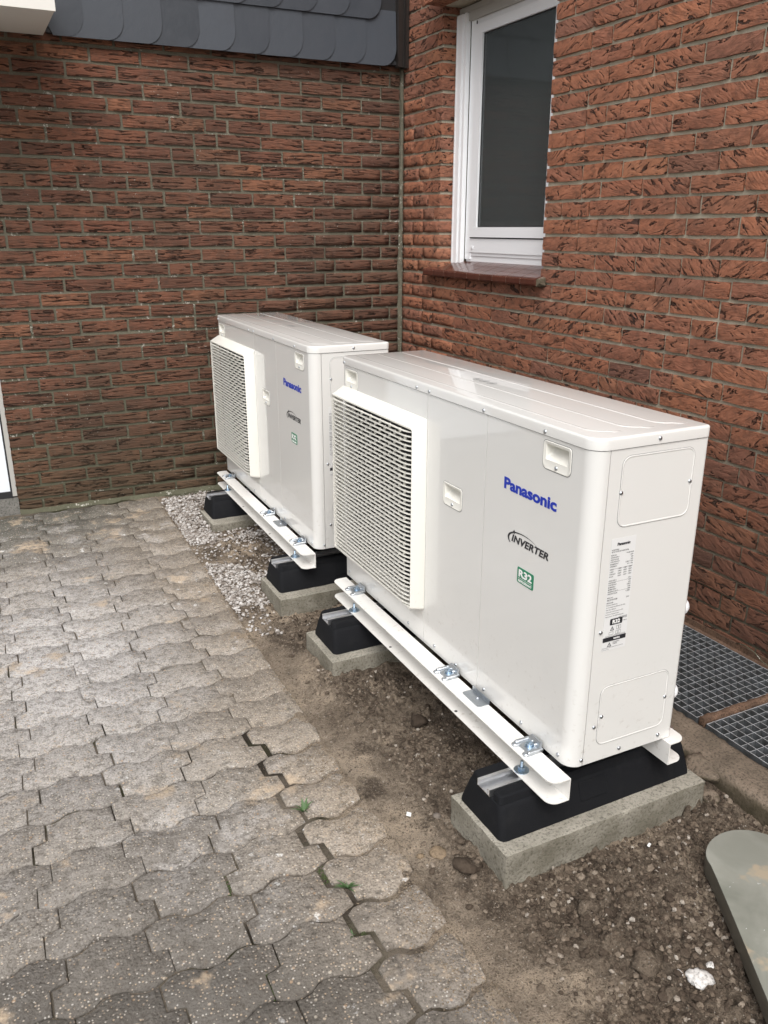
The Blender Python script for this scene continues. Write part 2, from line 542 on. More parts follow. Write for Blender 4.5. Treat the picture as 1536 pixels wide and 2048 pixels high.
MAT['tile'] = mk_tile()
MAT['verge'] = M('dark_bitumen_trim', (.022, .018, .016), .35, 0, .5).m
MAT['canopy'] = paint_material('canopy_painted_board', (.70, .68, .63), .5, .1)
MAT['weed'] = M('weed_green', (.060, .115, .038), .6).m
MAT['rust'] = mk_concrete('rusty_steel_bar', (.17, .105, .07), (.085, .055, .04), 3)
MAT['bare'] = M('plain_render', (.30, .27, .23), .9).m
MAT['room'] = M('dark_room', (.10, .10, .10), .9).m


def mk_glass():
    m = M('window_pane', (1, 1, 1), .02)
    t = m.t
    t.nodes.remove(m.b)
    fr = t.nodes.new('ShaderNodeFresnel')
    fr.inputs['IOR'].default_value = 1.52
    gl = t.nodes.new('ShaderNodeBsdfGlossy')
    gl.inputs['Roughness'].default_value = .045
    gl.inputs['Color'].default_value = (.95, .97, 1, 1)
    tr = t.nodes.new('ShaderNodeBsdfTransparent')
    tr.inputs['Color'].default_value = (.55, .58, .58, 1)
    mx = t.nodes.new('ShaderNodeMixShader')
    t.links.new(fr.outputs[0], mx.inputs[0])
    t.links.new(tr.outputs[0], mx.inputs[1])
    t.links.new(gl.outputs[0], mx.inputs[2])
    df = t.nodes.new('ShaderNodeBsdfDiffuse')
    df.inputs['Color'].default_value = (.31, .34, .335, 1)
    m2 = t.nodes.new('ShaderNodeMixShader')
    m2.inputs[0].default_value = .14
    t.links.new(mx.outputs[0], m2.inputs[1])
    t.links.new(df.outputs[0], m2.inputs[2])
    t.links.new(m2.outputs[0], t.nodes['Material Output'].inputs['Surface'])
    return m.m


MAT['glass'] = mk_glass()


# ------------------------------------------------------------------ mesh helper
class MB:
    def __init__(s):
        s.v = []
        s.f = []
        s.r = []       # per-face random

    def add(s, verts, faces, rnd=0.0):
        b = len(s.v)
        s.v += [tuple(p) for p in verts]
        s.f += [tuple(i + b for i in f) for f in faces]
        s.r += [rnd] * len(faces)
        return s

    def box(s, x0, x1, y0, y1, z0, z1):
        if x0 > x1: x0, x1 = x1, x0
        if y0 > y1: y0, y1 = y1, y0
        if z0 > z1: z0, z1 = z1, z0
        v = [(x0, y0, z0), (x1, y0, z0), (x1, y1, z0), (x0, y1, z0), (x0, y0, z1), (x1, y0, z1), (x1, y1, z1), (x0, y1, z1)]
        return s.add(v, [(3, 2, 1, 0), (4, 5, 6, 7), (0, 1, 5, 4), (1, 2, 6, 5), (2, 3, 7, 6), (3, 0, 4, 7)])

    def loops(s, loops, cap0=False, cap1=False, closed=True):
        n = len(loops[0])
        v = [p for lp in loops for p in lp]
        f = []
        for k in range(len(loops) - 1):
            for i in range(n if closed else n - 1):
                j = (i + 1) % n
                f.append((k * n + i, k * n + j, (k + 1) * n + j, (k + 1) * n + i))
        if cap0: f.append(tuple(range(n - 1, -1, -1)))
        if cap1: f.append(tuple(range((len(loops) - 1) * n, len(loops) * n)))
        return s.add(v, f)

    def prism(s, outline, z0, z1, axis='z'):
        def P(a, b, c):
            return {'z': (a, b, c), 'y': (a, c, b), 'x': (c, a, b)}[axis]
        return s.loops([[P(a, b, z0) for a, b in outline], [P(a, b, z1) for a, b in outline]], True, True)

    def tube(s, pts, rad, n=6):
        lps = []
        for i, p in enumerate(pts):
            p = Vector(p)
            a = Vector(pts[max(0, i - 1)])
            b = Vector(pts[min(len(pts) - 1, i + 1)])
            d = (b - a).normalized()
            q = d.cross(Vector((0, 0, 1)))
            if q.length < .05: q = d.cross(Vector((1, 0, 0)))
            q.normalize()
            t = q.cross(d)
            rr = rad[i] if isinstance(rad, (list, tuple)) else rad
            lps.append([tuple(p + q * math.cos(2 * math.pi * k / n) * rr + t * math.sin(2 * math.pi * k / n) * rr) for k in range(n)])
        return s.loops(lps, True, True)

    def lathe(s, prof, o=(0, 0, 0), ax=(0, 0, 1), n=12):
        ax = Vector(ax).normalized()
        q = ax.orthogonal().normalized()
        t = ax.cross(q)
        o = Vector(o)
        lps = [[tuple(o + ax * h + (q * math.cos(2 * math.pi * k / n) + t * math.sin(2 * math.pi * k / n)) * r) for k in range(n)] for r, h in prof]
        return s.loops(lps, True, True)

    def mesh(s, name, smooth=False, fix=True):
        me = bpy.data.meshes.new(name)
        me.from_pydata(s.v, [], s.f)
        if fix:
            import bmesh
            bm = bmesh.new()
            bm.from_mesh(me)
            bmesh.ops.recalc_face_normals(bm, faces=bm.faces)
            bm.to_mesh(me)
            bm.free()
        if any(s.r):
            at = me.attributes.new('rnd', 'FLOAT', 'FACE')
            at.data.foreach_set('value', s.r)
        if smooth:
            me.polygons.foreach_set('use_smooth', [True] * len(me.polygons))
        me.update()
        return me


def link(name, data, mat=None, parent=None, loc=None, rot=None, kind=None):
    o = bpy.data.objects.new(name, data)
    COL.objects.link(o)
    if mat is not None and data is not None and len(data.materials) == 0:
        data.materials.append(mat)
    if parent is not None:
        o.parent = parent
    if loc is not None: o.location = loc
    if rot is not None: o.rotation_euler = rot
    if kind: o['kind'] = kind
    return o


def part(name, mb, mat, parent=None, smooth=False, **kw):
    return link(name, mb.mesh(name, smooth), mat, parent, **kw)


def thing(name, label, cat, loc=(0, 0, 0), rotz=0.0, group=None):
    o = bpy.data.objects.new(name, None)
    COL.objects.link(o)
    o.empty_display_size = .1
    o.location = loc
    o.rotation_euler = (0, 0, rotz)
    o['label'] = label
    o['category'] = cat
    if group: o['group'] = group
    return o


def tag(o, label, cat, group=None):
    o['label'] = label
    o['category'] = cat
    if group: o['group'] = group
    return o


def shade_auto(me, ang=35):
    me.polygons.foreach_set('use_smooth', [True] * len(me.polygons))
    import bmesh
    bm = bmesh.new()
    bm.from_mesh(me)
    for e in bm.edges:
        if len(e.link_faces) == 2 and e.calc_face_angle(0) > math.radians(ang):
            e.smooth = False
    bm.to_mesh(me)
    bm.free()


def rrect(x0, x1, y0, y1, r, n=5):
    """rounded rectangle outline, counter-clockwise; r = one radius or (bl, br, tr, tl)"""
    if not isinstance(r, (tuple, list)): r = (r,) * 4
    pts = []
    for (cx, cy, a0, rr) in ((x0 + r[0], y0 + r[0], 180, r[0]), (x1 - r[1], y0 + r[1], 270, r[1]), (x1 - r[2], y1 - r[2], 0, r[2]), (x0 + r[3], y1 - r[3], 90, r[3])):
        for k in range(n + 1):
            a = math.radians(a0 + 90 * k / n)
            pts.append((cx + rr * math.cos(a), cy + rr * math.sin(a)))
    return pts


ZP = [(-9, -.12), (-4, -.08), (-3, -.07), (-2, -.045), (-1, -.01), (0, .04), (1, .04)]


def zpave(y):
    for (a, za), (b, zb) in zip(ZP, ZP[1:]):
        if y <= b:
            return za + (zb - za) * (y - a) / (b - a)
    return .04


def projpx(p):
    d = Vector(p) - CAM
    z = d.dot(f_)
    if z < .05: return None
    return 384 + 825.4 * d.dot(r_) / z, 512 - 825.4 * d.dot(u_) / z, z


# ------------------------------------------------------------------ base ground
b = MB().add([(-60, -60, -.30), (60, -60, -.30), (60, 60, -.30), (-60, 60, -.30)], [(0, 1, 2, 3)])
part('ground', b, MAT['step'], kind='structure')

# ------------------------------------------------------------------ brick walls
COURSE = .0654
Z0W = 1.409          # joint level n = 0
NB = -21             # lowest joint


def brick_meshes(prefix, L, nvar, h=.0530):
    out = []
    for k in range(nvar):
        mb = MB()
        nx, nz = (6 if L > .15 else 4), 3
        g = {}
        verts, faces = [], []
        for i in range(nx + 1):
            for j in range(nz + 1):
                edge = i in (0, nx) or j in (0, nz)
                corner = i in (0, nx) and j in (0, nz)
                x = -L / 2 + L * i / nx + (RN.uniform(-.002, .002) if 0 < i < nx else RN.uniform(-.0015, .0015))
                z = -h / 2 + h * j / nz + RN.uniform(-.0014, .0014)
                y = (.0022 if corner else .0010 if edge else 0) + RN.uniform(-.0020, .0014)
                g[i, j] = len(verts)
                verts.append((x, y, z))
        for i in range(nx):
            for j in range(nz):
                faces.append((g[i, j], g[i + 1, j], g[i + 1, j + 1], g[i, j + 1]))
        ring = [g[i, 0] for i in range(nx)] + [g[nx, j] for j in range(nz)] + [g[i, nz] for i in range(nx, 0, -1)] + [g[0, j] for j in range(nz, 0, -1)]
        base = len(verts)
        for q in ring:
            verts.append((verts[q][0], .105, verts[q][2]))
        n = len(ring)
        for i in range(n):
            faces.append((ring[(i + 1) % n], ring[i], base + i, base + (i + 1) % n))
        mb.add(verts, faces)
        me = mb.mesh(prefix, True, False)
        import bmesh
        bm = bmesh.new()
        bm.from_mesh(me)
        for e in bm.edges:
            if len(e.link_faces) == 2 and e.calc_face_angle(0) > .6:
                e.smooth = False
        bm.to_mesh(me)
        bm.free()
        out.append(me)
    return out


def lay_rows(x0, x1, n0, n1, holes, seed, pitch, hp):
    """courses of bricks in wall coordinates: (x, z, length, kind)"""
    rr = random.Random(seed)
    out = []
    prev = []
    for n in range(n0, n1):
        z = Z0W + (n + .5) * COURSE
        spans = [(x0, x1)]
        for (hx0, hx1, hz0, hz1) in holes:
            if hz0 - .02 < z < hz1 + .01:
                ns = []
                for a, b in spans:
                    if hx0 > a and hx0 < b: ns.append((a, hx0))
                    if hx1 < b and hx1 > a: ns.append((hx1, b))
                    if hx1 <= a or hx0 >= b: ns.append((a, b))
                spans = ns
        joints = []
        for a, b in spans:
            x = a
            first = True
            while x < b - .02:
                opts = []
                for L in ((pitch, hp) if rr.random() < .80 else (hp, pitch)):
                    e = x + L
                    if all(abs(e - j) > .035 for j in prev): opts.append(L)
                if first and rr.random() < .5: L = rr.choice([pitch * .5, pitch * .75, hp, pitch])
                elif opts: L = opts[0]
                else: L = pitch * .75 if rr.random() < .3 else pitch
                first = False
                if b - (x + L) < .05: L = b - x
                if L > pitch * 1.12:
                    L = L / 2
                g0, g1 = (.006 if x > a + .001 else 0), (.006 if x + L < b - .001 else 0)
                out.append((x + L / 2 + (g0 - g1) / 2, z, L - g0 - g1 + rr.uniform(-.0012, .0012), L))
                x += L
                joints.append(x)
        prev = joints
    return out


def build_wall(parent, rows, place, mat, prefix, rz, limit=296):
    hh = .0512 if prefix == 'brickA' else .0532
    st = brick_meshes(prefix, .208, 9, hh)
    hd = brick_meshes(prefix, .100, 5, hh)
    items = []
    for (x, z, L, full) in rows:
        p = place(x, z)
        q = projpx(p)
        inside = q is not None and -40 < q[0] < 808 and -30 < q[1] < 1054
        hid = False
        items.append((inside, (1.0 / q[2] ** 2 if q else 0), x, z, L, p))
    items.sort(key=lambda t: (not t[0], -t[1]))
    stuff = MB()
    for k, (ins, a, x, z, L, p) in enumerate(items):
        me = RN.choice(st if L > .15 else hd)
        L0 = .208 if L > .15 else .100
        dy, dz, ry = RN.uniform(-.0022, .0018), RN.uniform(-.0015, .0015), RN.uniform(-.006, .006)
        if ins and k < limit:
            o = link('brick', me, mat, parent)
            pp = place(x, z + dz, dy)
            o.location = pp
            o.rotation_euler = (0, 0, rz)
            o.rotation_euler.rotate_axis('Y', ry)
            o.scale = (L / L0, 1, 1)
        else:
            c, s_ = math.cos(rz), math.sin(rz)
            vs = []
            pp = place(x, z + dz, dy)
            for v in me.vertices:
                vx, vy, vz = v.co
                vx *= L / L0
                vs.append((pp[0] + vx * c - vy * s_, pp[1] + vx * s_ + vy * c, pp[2] + vz + ry * vx))
            stuff.add(vs, [tuple(f.vertices) for f in me.polygons], RN.random() * .98 + .01)
    if stuff.v:
        o = link('brick', stuff.mesh('brick_remainder', True, False), mat, parent)
        o['kind'] = 'stuff'
    return items


# back wall (plane y = 0, faces the camera)
wallA = thing('brick_wall', 'dark weathered brown brick wall below the slate cladding, with white specks and green algae at its foot', 'brick wall')
XA0 = -2.117
b = MB()
b.box(XA0 + .006, .24, .0075, .24, -.2, 3.45)
part('mortar', b, MAT['mortarA'], wallA)
b = MB()
b.box(-3.1, XA0 + .004, .10, .30, 2.16, 3.45)          # over the door
b.box(-6.5, -3.1, .0, .30, -.2, 3.45)
b.box(-6.5, .24, .0, .30, 3.45, 5.2)
part('plain_masonry', b, MAT['bare'], wallA)
rowsA = lay_rows(XA0, -.022, -22, 31, [], 5, .2205, .112)
build_wall(wallA, rowsA, lambda x, z, d=0: (x, d, z), MAT['brickA'], 'brickA', 0.0)
# ragged vertical mortar fillet in the corner
b = MB()
lp = []
for k in range(61):
    z = .0 + k * 2.15 / 60
    wdt = .020 + .012 * noise.noise(Vector((z * 9, 3, 1))) + (.006 if z < 1.35 else -.004)
    pr = .003 + .003 * noise.noise(Vector((z * 15, 7, 1)))
    lp.append([(-wdt, .008, z), (-wdt + .002, -pr - .002, z), (-.004, -pr - .004, z), (.006, -pr, z), (.006, .008, z)])
b.loops(lp, True, True)
part('corner_mortar', b, MAT['mortarA'], wallA)
# foot mortar, crumbly
b = MB()
lp = []
for k in range(90):
    x = -2.115 + k * 2.08 / 89
    h = .052 + .008 * noise.noise(Vector((x * 12, 0, 5)))
    d = .020 + .014 * noise.noise(Vector((x * 14, 4, 2)))
    lp.append([(x, .01, -.06), (x, -d - .010, -.06), (x, -d, h - .018), (x, -.004, h), (x, .01, h)])
b.loops(lp, True, True)
part('foot_mortar', b, MAT['mortarA'], wallA)

# side wall (plane x = 0, faces -x) with the window
wallB = thing('brick_wall', 'red rustic brick wall with pale joints and the white window, right of both heat pumps', 'brick wall')
WY0, WY1, WZ0, WZ1 = -.400, -1.277, 1.168, 2.352     # window opening
b = MB()
b.box(.0100, .24, -.3925, -.002, -.30, 3.45)
b.box(.0095, .24, WY1 - .0035, -5.2, -.30, 3.45)
b.box(.0100, .24, WY0 + .0075, WY1 - .008, -.30, 1.150)
b.box(.0100, .24, WY0 + .0075, WY1 - .008, 2.358, 3.45)
b.box(-.002 + .002, .24, -5.2, .24, 3.45, 5.2)
b.box(.10, .24, -8.5, -5.2, -.30, 3.45)
part('mortar', b, MAT['mortarB'], wallB)
# wall coordinate s = -y
rowsB = lay_rows(.006, 5.15, -22, 31, [(.400, 1.277, 1.150, 2.565)], 23, .2245, .112)
build_wall(wallB, rowsB, lambda s_, z, d=0: (d, -s_, z), MAT['brickB'], 'brickB', -math.pi / 2)
# soldier course over the window
sm = brick_meshes('soldier_brick', .208, 3)
n_s = 14
for k in range(n_s):
    y = -.400 - (k + .5) * (.877 / n_s)
    o = link('brick', RN.choice(sm), MAT['brickB'], wallB, loc=(RN.uniform(-.001, .001), y, 2.352 + .104))
    o.rotation_euler = Matrix(((0, 1, 0), (0, 0, 1), (1, 0, 0))).to_euler()
    o.matrix_world = Matrix.Translation((RN.uniform(-.001, .001), y, 2.456)) @ Matrix(((0, 1, 0, 0), (0, 0, -1, 0), (1, 0, 0, 0), (0, 0, 0, 1)))
    o.scale = (1, 1, .95)

# ------------------------------------------------------------------ window
b = MB()
# fixed frame: jambs, head, bottom rail with its two steps
yL, yR = WY0 - .002, WY1 + .003
sy0, sy1, sz0, sz1, F = -.5435, -1.205, 1.3285, 2.264, .0565
b.box(.104, .165, yL - .090, sy0 + .0035, 1.222, 2.30)
b.box(.104, .165, yR, sy1 - .0035, 1.222, 2.30)
b.box(.106, .165, sy0 + .0035, sy1 - .0035, 2.2685, 2.31)
b.box(.1025, .165, yL - .092, yR, 1.256, 1.322)
b.box(.1075, .165, yL - .092, yR, 1.240, 1.2555)
b.box(.112, .165, yL - .092, yR, 1.200, 1.2395)
frame = part('window', b, MAT['upvc'], wallB)
b = MB()
b.box(.078, .103, yL, yL - .052, 1.200, 2.322)
b.box(.086, .103, yL - .052, yL - .066, 1.200, 2.322)
b.box(.079, .103, yL - .066, yL - .084, 1.204, 2.322)
b.box(.0755, .0778, yL - .001, yL - .010, 1.202, 2.320)
b.box(.0755, .0778, yL - .042, yL - .050, 1.202, 2.320)
part('shutter_guide', b, MAT['upvc'], frame)
b = MB()
b.box(.078, .103, yR, yR + .056, 1.205, 2.322)
part('shutter_guide', b, MAT['upvc'], frame)
b = MB()
b.box(.090, .20, yL - .001, yR + .001, 2.326, 2.350)
b.box(.090, .103, yL - .086, yR + .06, 2.286, 2.3255)
part('shutter_box', b, MAT['upvc_grey'], frame)
b = MB()
b.box(.0955, .150, sy0, sy0 - F, sz0, sz1)
b.box(.0955, .150, sy1, sy1 + F, sz0, sz1)
b.box(.0952, .150, sy0 - F, sy1 + F, sz0, sz0 + .0465)
b.box(.0952, .150, sy0 - F, sy1 + F, sz1 - .044, sz1)
sash = part('sash', b, MAT['upvc'], frame)
b = MB()
for (a0, a1, c0, c1) in ((sy0 - F, sy0 - F - .004, sz0 + .0465, sz1 - .044), (sy1 + F, sy1 + F + .004, sz0 + .0465, sz1 - .044), (sy0 - F, sy1 + F, sz0 + .0465, sz0 + .0505), (sy0 - F, sy1 + F, sz1 - .048, sz1 - .044)):
    b.box(.106, .112, a0, a1, c0, c1)
b.box(.100, .1035, sy0 + .0030, sy0 + .0002, 1.324, 2.28)
b.box(.103, .110, sy0, sy1, 1.3225, 1.3280)
part('gasket', b, MAT['gasket'], frame)
b = MB()
b.box(.108, .112, sy0 - F - .002, sy1 + F + .002, sz0 + .044, sz1 - .042)
part('pane', b, MAT['glass'], frame)
b = MB()
b.box(.098, .1025, -.556, -.572, 1.274, 1.284)
part('drain_cap', b, MAT['upvc'], frame)
# the room behind and the side of a light curtain
b = MB()
b.add([(.24, .3, .9), (.24, -2.2, .9), (2.4, -2.2, .9), (2.4, .3, .9), (.24, .3, 2.6), (.24, -2.2, 2.6), (2.4, -2.2, 2.6), (2.4, .3, 2.6)],
      [(0, 1, 2, 3), (4, 7, 6, 5), (1, 5, 6, 2), (2, 6, 7, 3), (3, 7, 4, 0)])
link('room', b.mesh('room', False, False), MAT['room'], frame)
b = MB()
lp = []
for k in range(30):
    y = -.575 - k * .10 / 29
    lp.append([(.235 + .012 * math.sin(k * 1.3), y, 1.35), (.235 + .012 * math.sin(k * 1.3), y, 2.25)])
for a, c in zip(lp, lp[1:]):
    b.add([a[0], a[1], c[1], c[0]], [(0, 1, 2, 3)])
link('curtain', b.mesh('curtain', True, False), MAT['upvc_grey'], frame)

# window sill
b = MB()
b.box(.000 + .003, .135, WY0 - .001, WY1 + .001, 1.148, 1.172)
sill = part('window_sill', b, MAT['mortarB'], wallB)
ys = [-.318, -.4213, -.5301, -.640, -.750, -.860, -.969, -1.079, -1.187, -1.298]
for y0, y1 in zip(ys, ys[1:]):
    a, c = y0 - .0016, y1 + .0016
    back = .118 if y0 < -.39 else .118
    prof = [(-.040, 1.139), (-.042, 1.145), (-.042, 1.162), (-.039, 1.1685), (-.032, 1.172), (back, 1.214), (back, 1.196), (-.010, 1.150), (-.012, 1.139)]
    if y0 > -.39:      # the end tile is notched round the wall and only oversails
        prof = [(-.040, 1.139), (-.042, 1.145), (-.042, 1.162), (-.039, 1.1685), (-.032, 1.172), (-.003, 1.180), (-.003, 1.139)]
    elif c < -1.277:
        c = -1.297
    b = MB().prism([(p, q) for p, q in prof], 0, 1)
    vs = [(p[0], a + (c - a) * p[2], p[1]) for p in b.v]
    b.v = vs
    o = part('sill_tile', b, MAT['tile'], sill)
b = MB()
b.box(-.0402, -.004, -.3195, -1.296, 1.142, 1.166)
part('tile_grout', b, MAT['mortarB'], sill)
rb = MB()
rb.add([(-.036, -1.297, 1.136), (-.004, -1.297, 1.130), (-.002, -1.318, 1.140), (-.030, -1.312, 1.150), (-.036, -1.297, 1.166), (-.004, -1.297, 1.176), (-.002, -1.316, 1.172), (-.028, -1.309, 1.166)],
       [(0, 1, 2, 3), (4, 7, 6, 5), (0, 3, 7, 4), (3, 2, 6, 7), (2, 1, 5, 6), (1, 0, 4, 5)])
part('broken_mortar', rb, MAT['kerb'], sill)

# ------------------------------------------------------------------ slate cladding over the back wall
b = MB()
b.box(-1.735, -.004, -.024, .004, 2.168, 3.30)
b.box(-1.735, -.004, -.034, .003, 2.160, 2.176)
clad = part('slate_cladding', b, MAT['gasket'], wallA)
P_ = .1685
r = .075
for row in range(5):
    zb = 2.150 + row * .202
    off = 0 if row % 2 == 0 else -.085
    for k in range(-1, 10):
        xr = -1.5795 + k * P_ + off * (1 if row else 0)
        xl = xr - P_ - .085
        if xr < -1.72: continue
        x1 = min(xr, -.062)
        if xl > -.15: continue
        xl = max(xl, -1.735)
        pts = [(xl, zb), ]
        rr_ = r if x1 == xr else .004
        for q in range(9):
            a = math.radians(-90 + 90 * q / 8)
            pts.append((x1 - rr_ + rr_ * math.cos(a), zb + rr_ * 1.15 + rr_ * 1.15 * math.sin(a)))
        pts += [(x1, zb + .25), (xl, zb + .25)]
        if k == -1 or xl == -1.735:
            pts = [(xl + .025, zb)] + pts[1:-1] + [(xl, zb + .25), (xl, zb + .05)]
        mb = MB()
        def yy(x, z, t):
            return -.038 + (z - zb) * .05 - (x - xl) * .026 + t
        fr_ = [(x, yy(x, z, -.0025), z) for x, z in pts]
        bk = [(x, yy(x, z, .0025), z) for x, z in pts]
        mb.loops([bk, fr_], True, True)
        part('slate', mb, MAT['slate'], clad)
b = MB()
b.box(-.060, -.040, -.060, -.020, 2.148, 3.28)
b.box(-.040, -.020, -.046, -.020, 2.150, 3.28)
b.box(-.020, -.003, -.066, -.016, 2.146, 3.28)
part('verge_trim', b, MAT['verge'], clad)

# ------------------------------------------------------------------ door with step, canopy
b = MB()
b.box(XA0 + .001, XA0 - .020, .008, .06, .125, 2.15)
b.box(-3.10, -3.08, .008, .06, .125, 2.15)
b.box(-3.08, XA0 - .020, .008, .06, 2.12, 2.15)
door = part('door', b, MAT['upvc_grey'], wallA)
b = MB()
b.box(XA0 - .028, -3.07, .014, .055, .150, 2.11)
part('door_panel', b, MAT['door'], door)
b = MB()
b.box(XA0 - .0205, XA0 - .0275, .010, .05, .128, 2.12)
b.box(XA0 - .021, -3.075, .006, .05, .118, .1485)
part('gasket', b, MAT['gasket'], door)
b = MB()
b.box(XA0 + .002, -3.1, -.004, .12, -.1, .1165)
part('threshold', b, MAT['step'], door)
b = MB()
b.box(-3.3, -1.748, -.48, -.006, 2.152, 2.215)
b.box(-3.3, -1.746, -.492, -.480, 2.148, 2.32)
b.box(-3.3, -1.748, -.48, -.006, 2.300, 2.318)
tag(part('door_canopy', b, MAT['canopy']), 'cream painted door canopy at the top left beside the slate cladding', 'canopy')

# ------------------------------------------------------------------ paving
PE = -1.457                        # straight edge of the paving
JX = [-1.645, -1.8455, -2.044, -2.2425, -2.441, -2.640, -2.838, -3.037, -3.236, -3.434]
JY = [-.05, -.208, -.340, -.478, -.626, -.778, -.929, -1.082, -1.24, -1.400, -1.560, -1.716, -1.872, -2.026, -2.178, -2.328, -2.476, -2.621, -2.768, -2.917, -3.067, -3.218, -3.367, -3.516, -3.666, -3.816]
b = MB()
nY = 60
vs = []
for k in range(nY + 1):
    y = .02 - k * 8.0 / nY
    vs += [(-8.0, y, zpave(y) - .0062), (PE + .004, y, zpave(y) - .0062)]
b.add(vs, [(2 * k, 2 * k + 1, 2 * k + 3, 2 * k + 2) for k in range(nY)])
paving = part('paving', b, MAT['soil'], kind='structure')


def wave(x):
    ph = (x + 1.818) / .1327
    return max(-1, min(1, -1.55 * math.cos(2 * math.pi * ph)))


def joint_x(i, t, xc):
    """x of transverse joint i (i = 0 at -1.645) at height fraction t (0 top/far, 1 bottom/near)"""
    d = .0185 if i % 2 == 0 else -.0185
    return xc + (-d if t < .5 else d)


PR = random.Random(3)


def make_paver(ci, ri):
    yT, yB = JY[ri], JY[ri + 1]
    xr = PE if ci == 0 else JX[ci - 1]
    xl = JX[ci]
    gap = PR.uniform(.0006, .0030)
    loose = 0
    if ci == 0 and 14 <= ri <= 23: loose = 1
    pts = []
    # far (top) edge left to right
    xa, xb = joint_x(ci, 0, xl), (PE if ci == 0 else joint_x(ci - 1, 0, xr))
    n = 10
    for k in range(n + 1):
        x = xa + (xb - xa) * k / n
        pts.append((x, yT + .0105 * wave(x)))
    if ci > 0:
        xm = joint_x(ci - 1, 1, xr)
        ym = (yT + yB) / 2
        pts += [(xb + (xm - xb) * .04, ym + .005), (xb + (xm - xb) * .5, ym + .001), (xm - (xm - xb) * .04, ym - .004)]
    else:
        pts += [(PE, (yT + yB) / 2)]
    xa2, xb2 = joint_x(ci, 1, xl), (PE if ci == 0 else joint_x(ci - 1, 1, xr))
    for k in range(n, -1, -1):
        x = xa2 + (xb2 - xa2) * k / n
        pts.append((x, yB + .0105 * wave(x)))
    ym = (yT + yB) / 2
    pts += [(xa2 + (xa - xa2) * .04, ym - .004), (xa2 + (xa - xa2) * .5, ym - .001), (xa - (xa - xa2) * .04, ym + .005)]
    pts = [(x + PR.uniform(-.0012, .0012), y + PR.uniform(-.0012, .0012)) for x, y in pts]
    if loose:
        # separate, worn stones along the dug edge
        q = []
        for x, y in pts:
            fx = (x - xl) / (xr - xl)
            if fx > .80:
                fy = abs((y - ym) / (yT - ym))
                x -= .015 * fy ** 2 * ((fx - .8) / .2) ** 2
                y = ym + (y - ym) * (1 - .06 * (fx - .8) / .2)
            q.append((x, y))
        pts = q
    cx = sum(p[0] for p in pts) / len(pts)
    cy = sum(p[1] for p in pts) / len(pts)

    def inset(d):
        out = []
        m = len(pts)
        for i in range(m):
            a, c, e = pts[i - 1], pts[i], pts[(i + 1) % m]
            n1 = (-(c[1] - a[1]), c[0] - a[0])
            n2 = (-(e[1] - c[1]), e[0] - c[0])
            l1, l2 = math.hypot(*n1) or 1, math.hypot(*n2) or 1
            nx, ny = n1[0] / l1 + n2[0] / l2, n1[1] / l1 + n2[1] / l2
            l = math.hypot(nx, ny) or 1
            # points run clockwise seen from above: interior on the right
            out.append((c[0] - nx / l * d, c[1] - ny / l * d))
        return out

    sgn = 1
    g = gap + (.0045 if loose else 0)
    l0 = inset(sgn * g)
    l1 = inset(sgn * (g + .0008))
    l2 = inset(sgn * (g + .0024))
    tz = PR.uniform(-.0016, .0016)
    tx, ty = PR.uniform(-.007, .007), PR.uniform(-.008, .008)
    th = PR.uniform(-.008, .008) * (2 if loose else 1)
    dx, dy = (PR.uniform(-.0012, .0012), PR.uniform(-.0006, .0006)) if not loose else (PR.uniform(.006, .014), PR.uniform(-.004, .004))

    def Z(p, d):
        x, y = p
        u, v = x - cx, y - cy
        x2, y2 = cx + u * math.cos(th) - v * math.sin(th) + dx, cy + u * math.sin(th) + v * math.cos(th) + dy
        return (x2 - cx, y2 - cy, zpave(y) + tz + tx * u + ty * v - d - zpave(cy))
    mb = MB()
    loops = [[Z(p, .05) for p in l0], [Z(p, .0036) for p in l0], [Z(p, .0013) for p in l1], [Z(p, .0) for p in l2]]
    mb.loops(loops, False, True)
    me = mb.mesh('paver', False)
    shade_auto(me, 50)
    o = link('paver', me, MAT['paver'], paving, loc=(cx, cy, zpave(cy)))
    return o


for ci in range(9):
    for ri in range(len(JY) - 1):
        q = projpx((JX[ci], JY[ri], 0))
        make_paver(ci, ri)

# ------------------------------------------------------------------ soil bed
SX0, SX1, SY0, SY1 = PE - .22, -.585, -4.0, .0
NX, NYs = 290, 1000
xs = np.linspace(SX0, SX1, NX)
ysn = np.linspace(SY0, SY1, NYs)


def zsoil(x, y):
    base = np.interp(y, [-4, -3.3, -3.02, -2.6, -2.04, -1.5, -1.2, -.6, 0], [-.085, -.075, -.060, -.050, -.032, -.038, -.026, -.004, .018])
    return float(base)


def fbm(v, o=4):
    return noise.fractal(v, .9, 2.1, o, noise_basis='PERLIN_ORIGINAL')


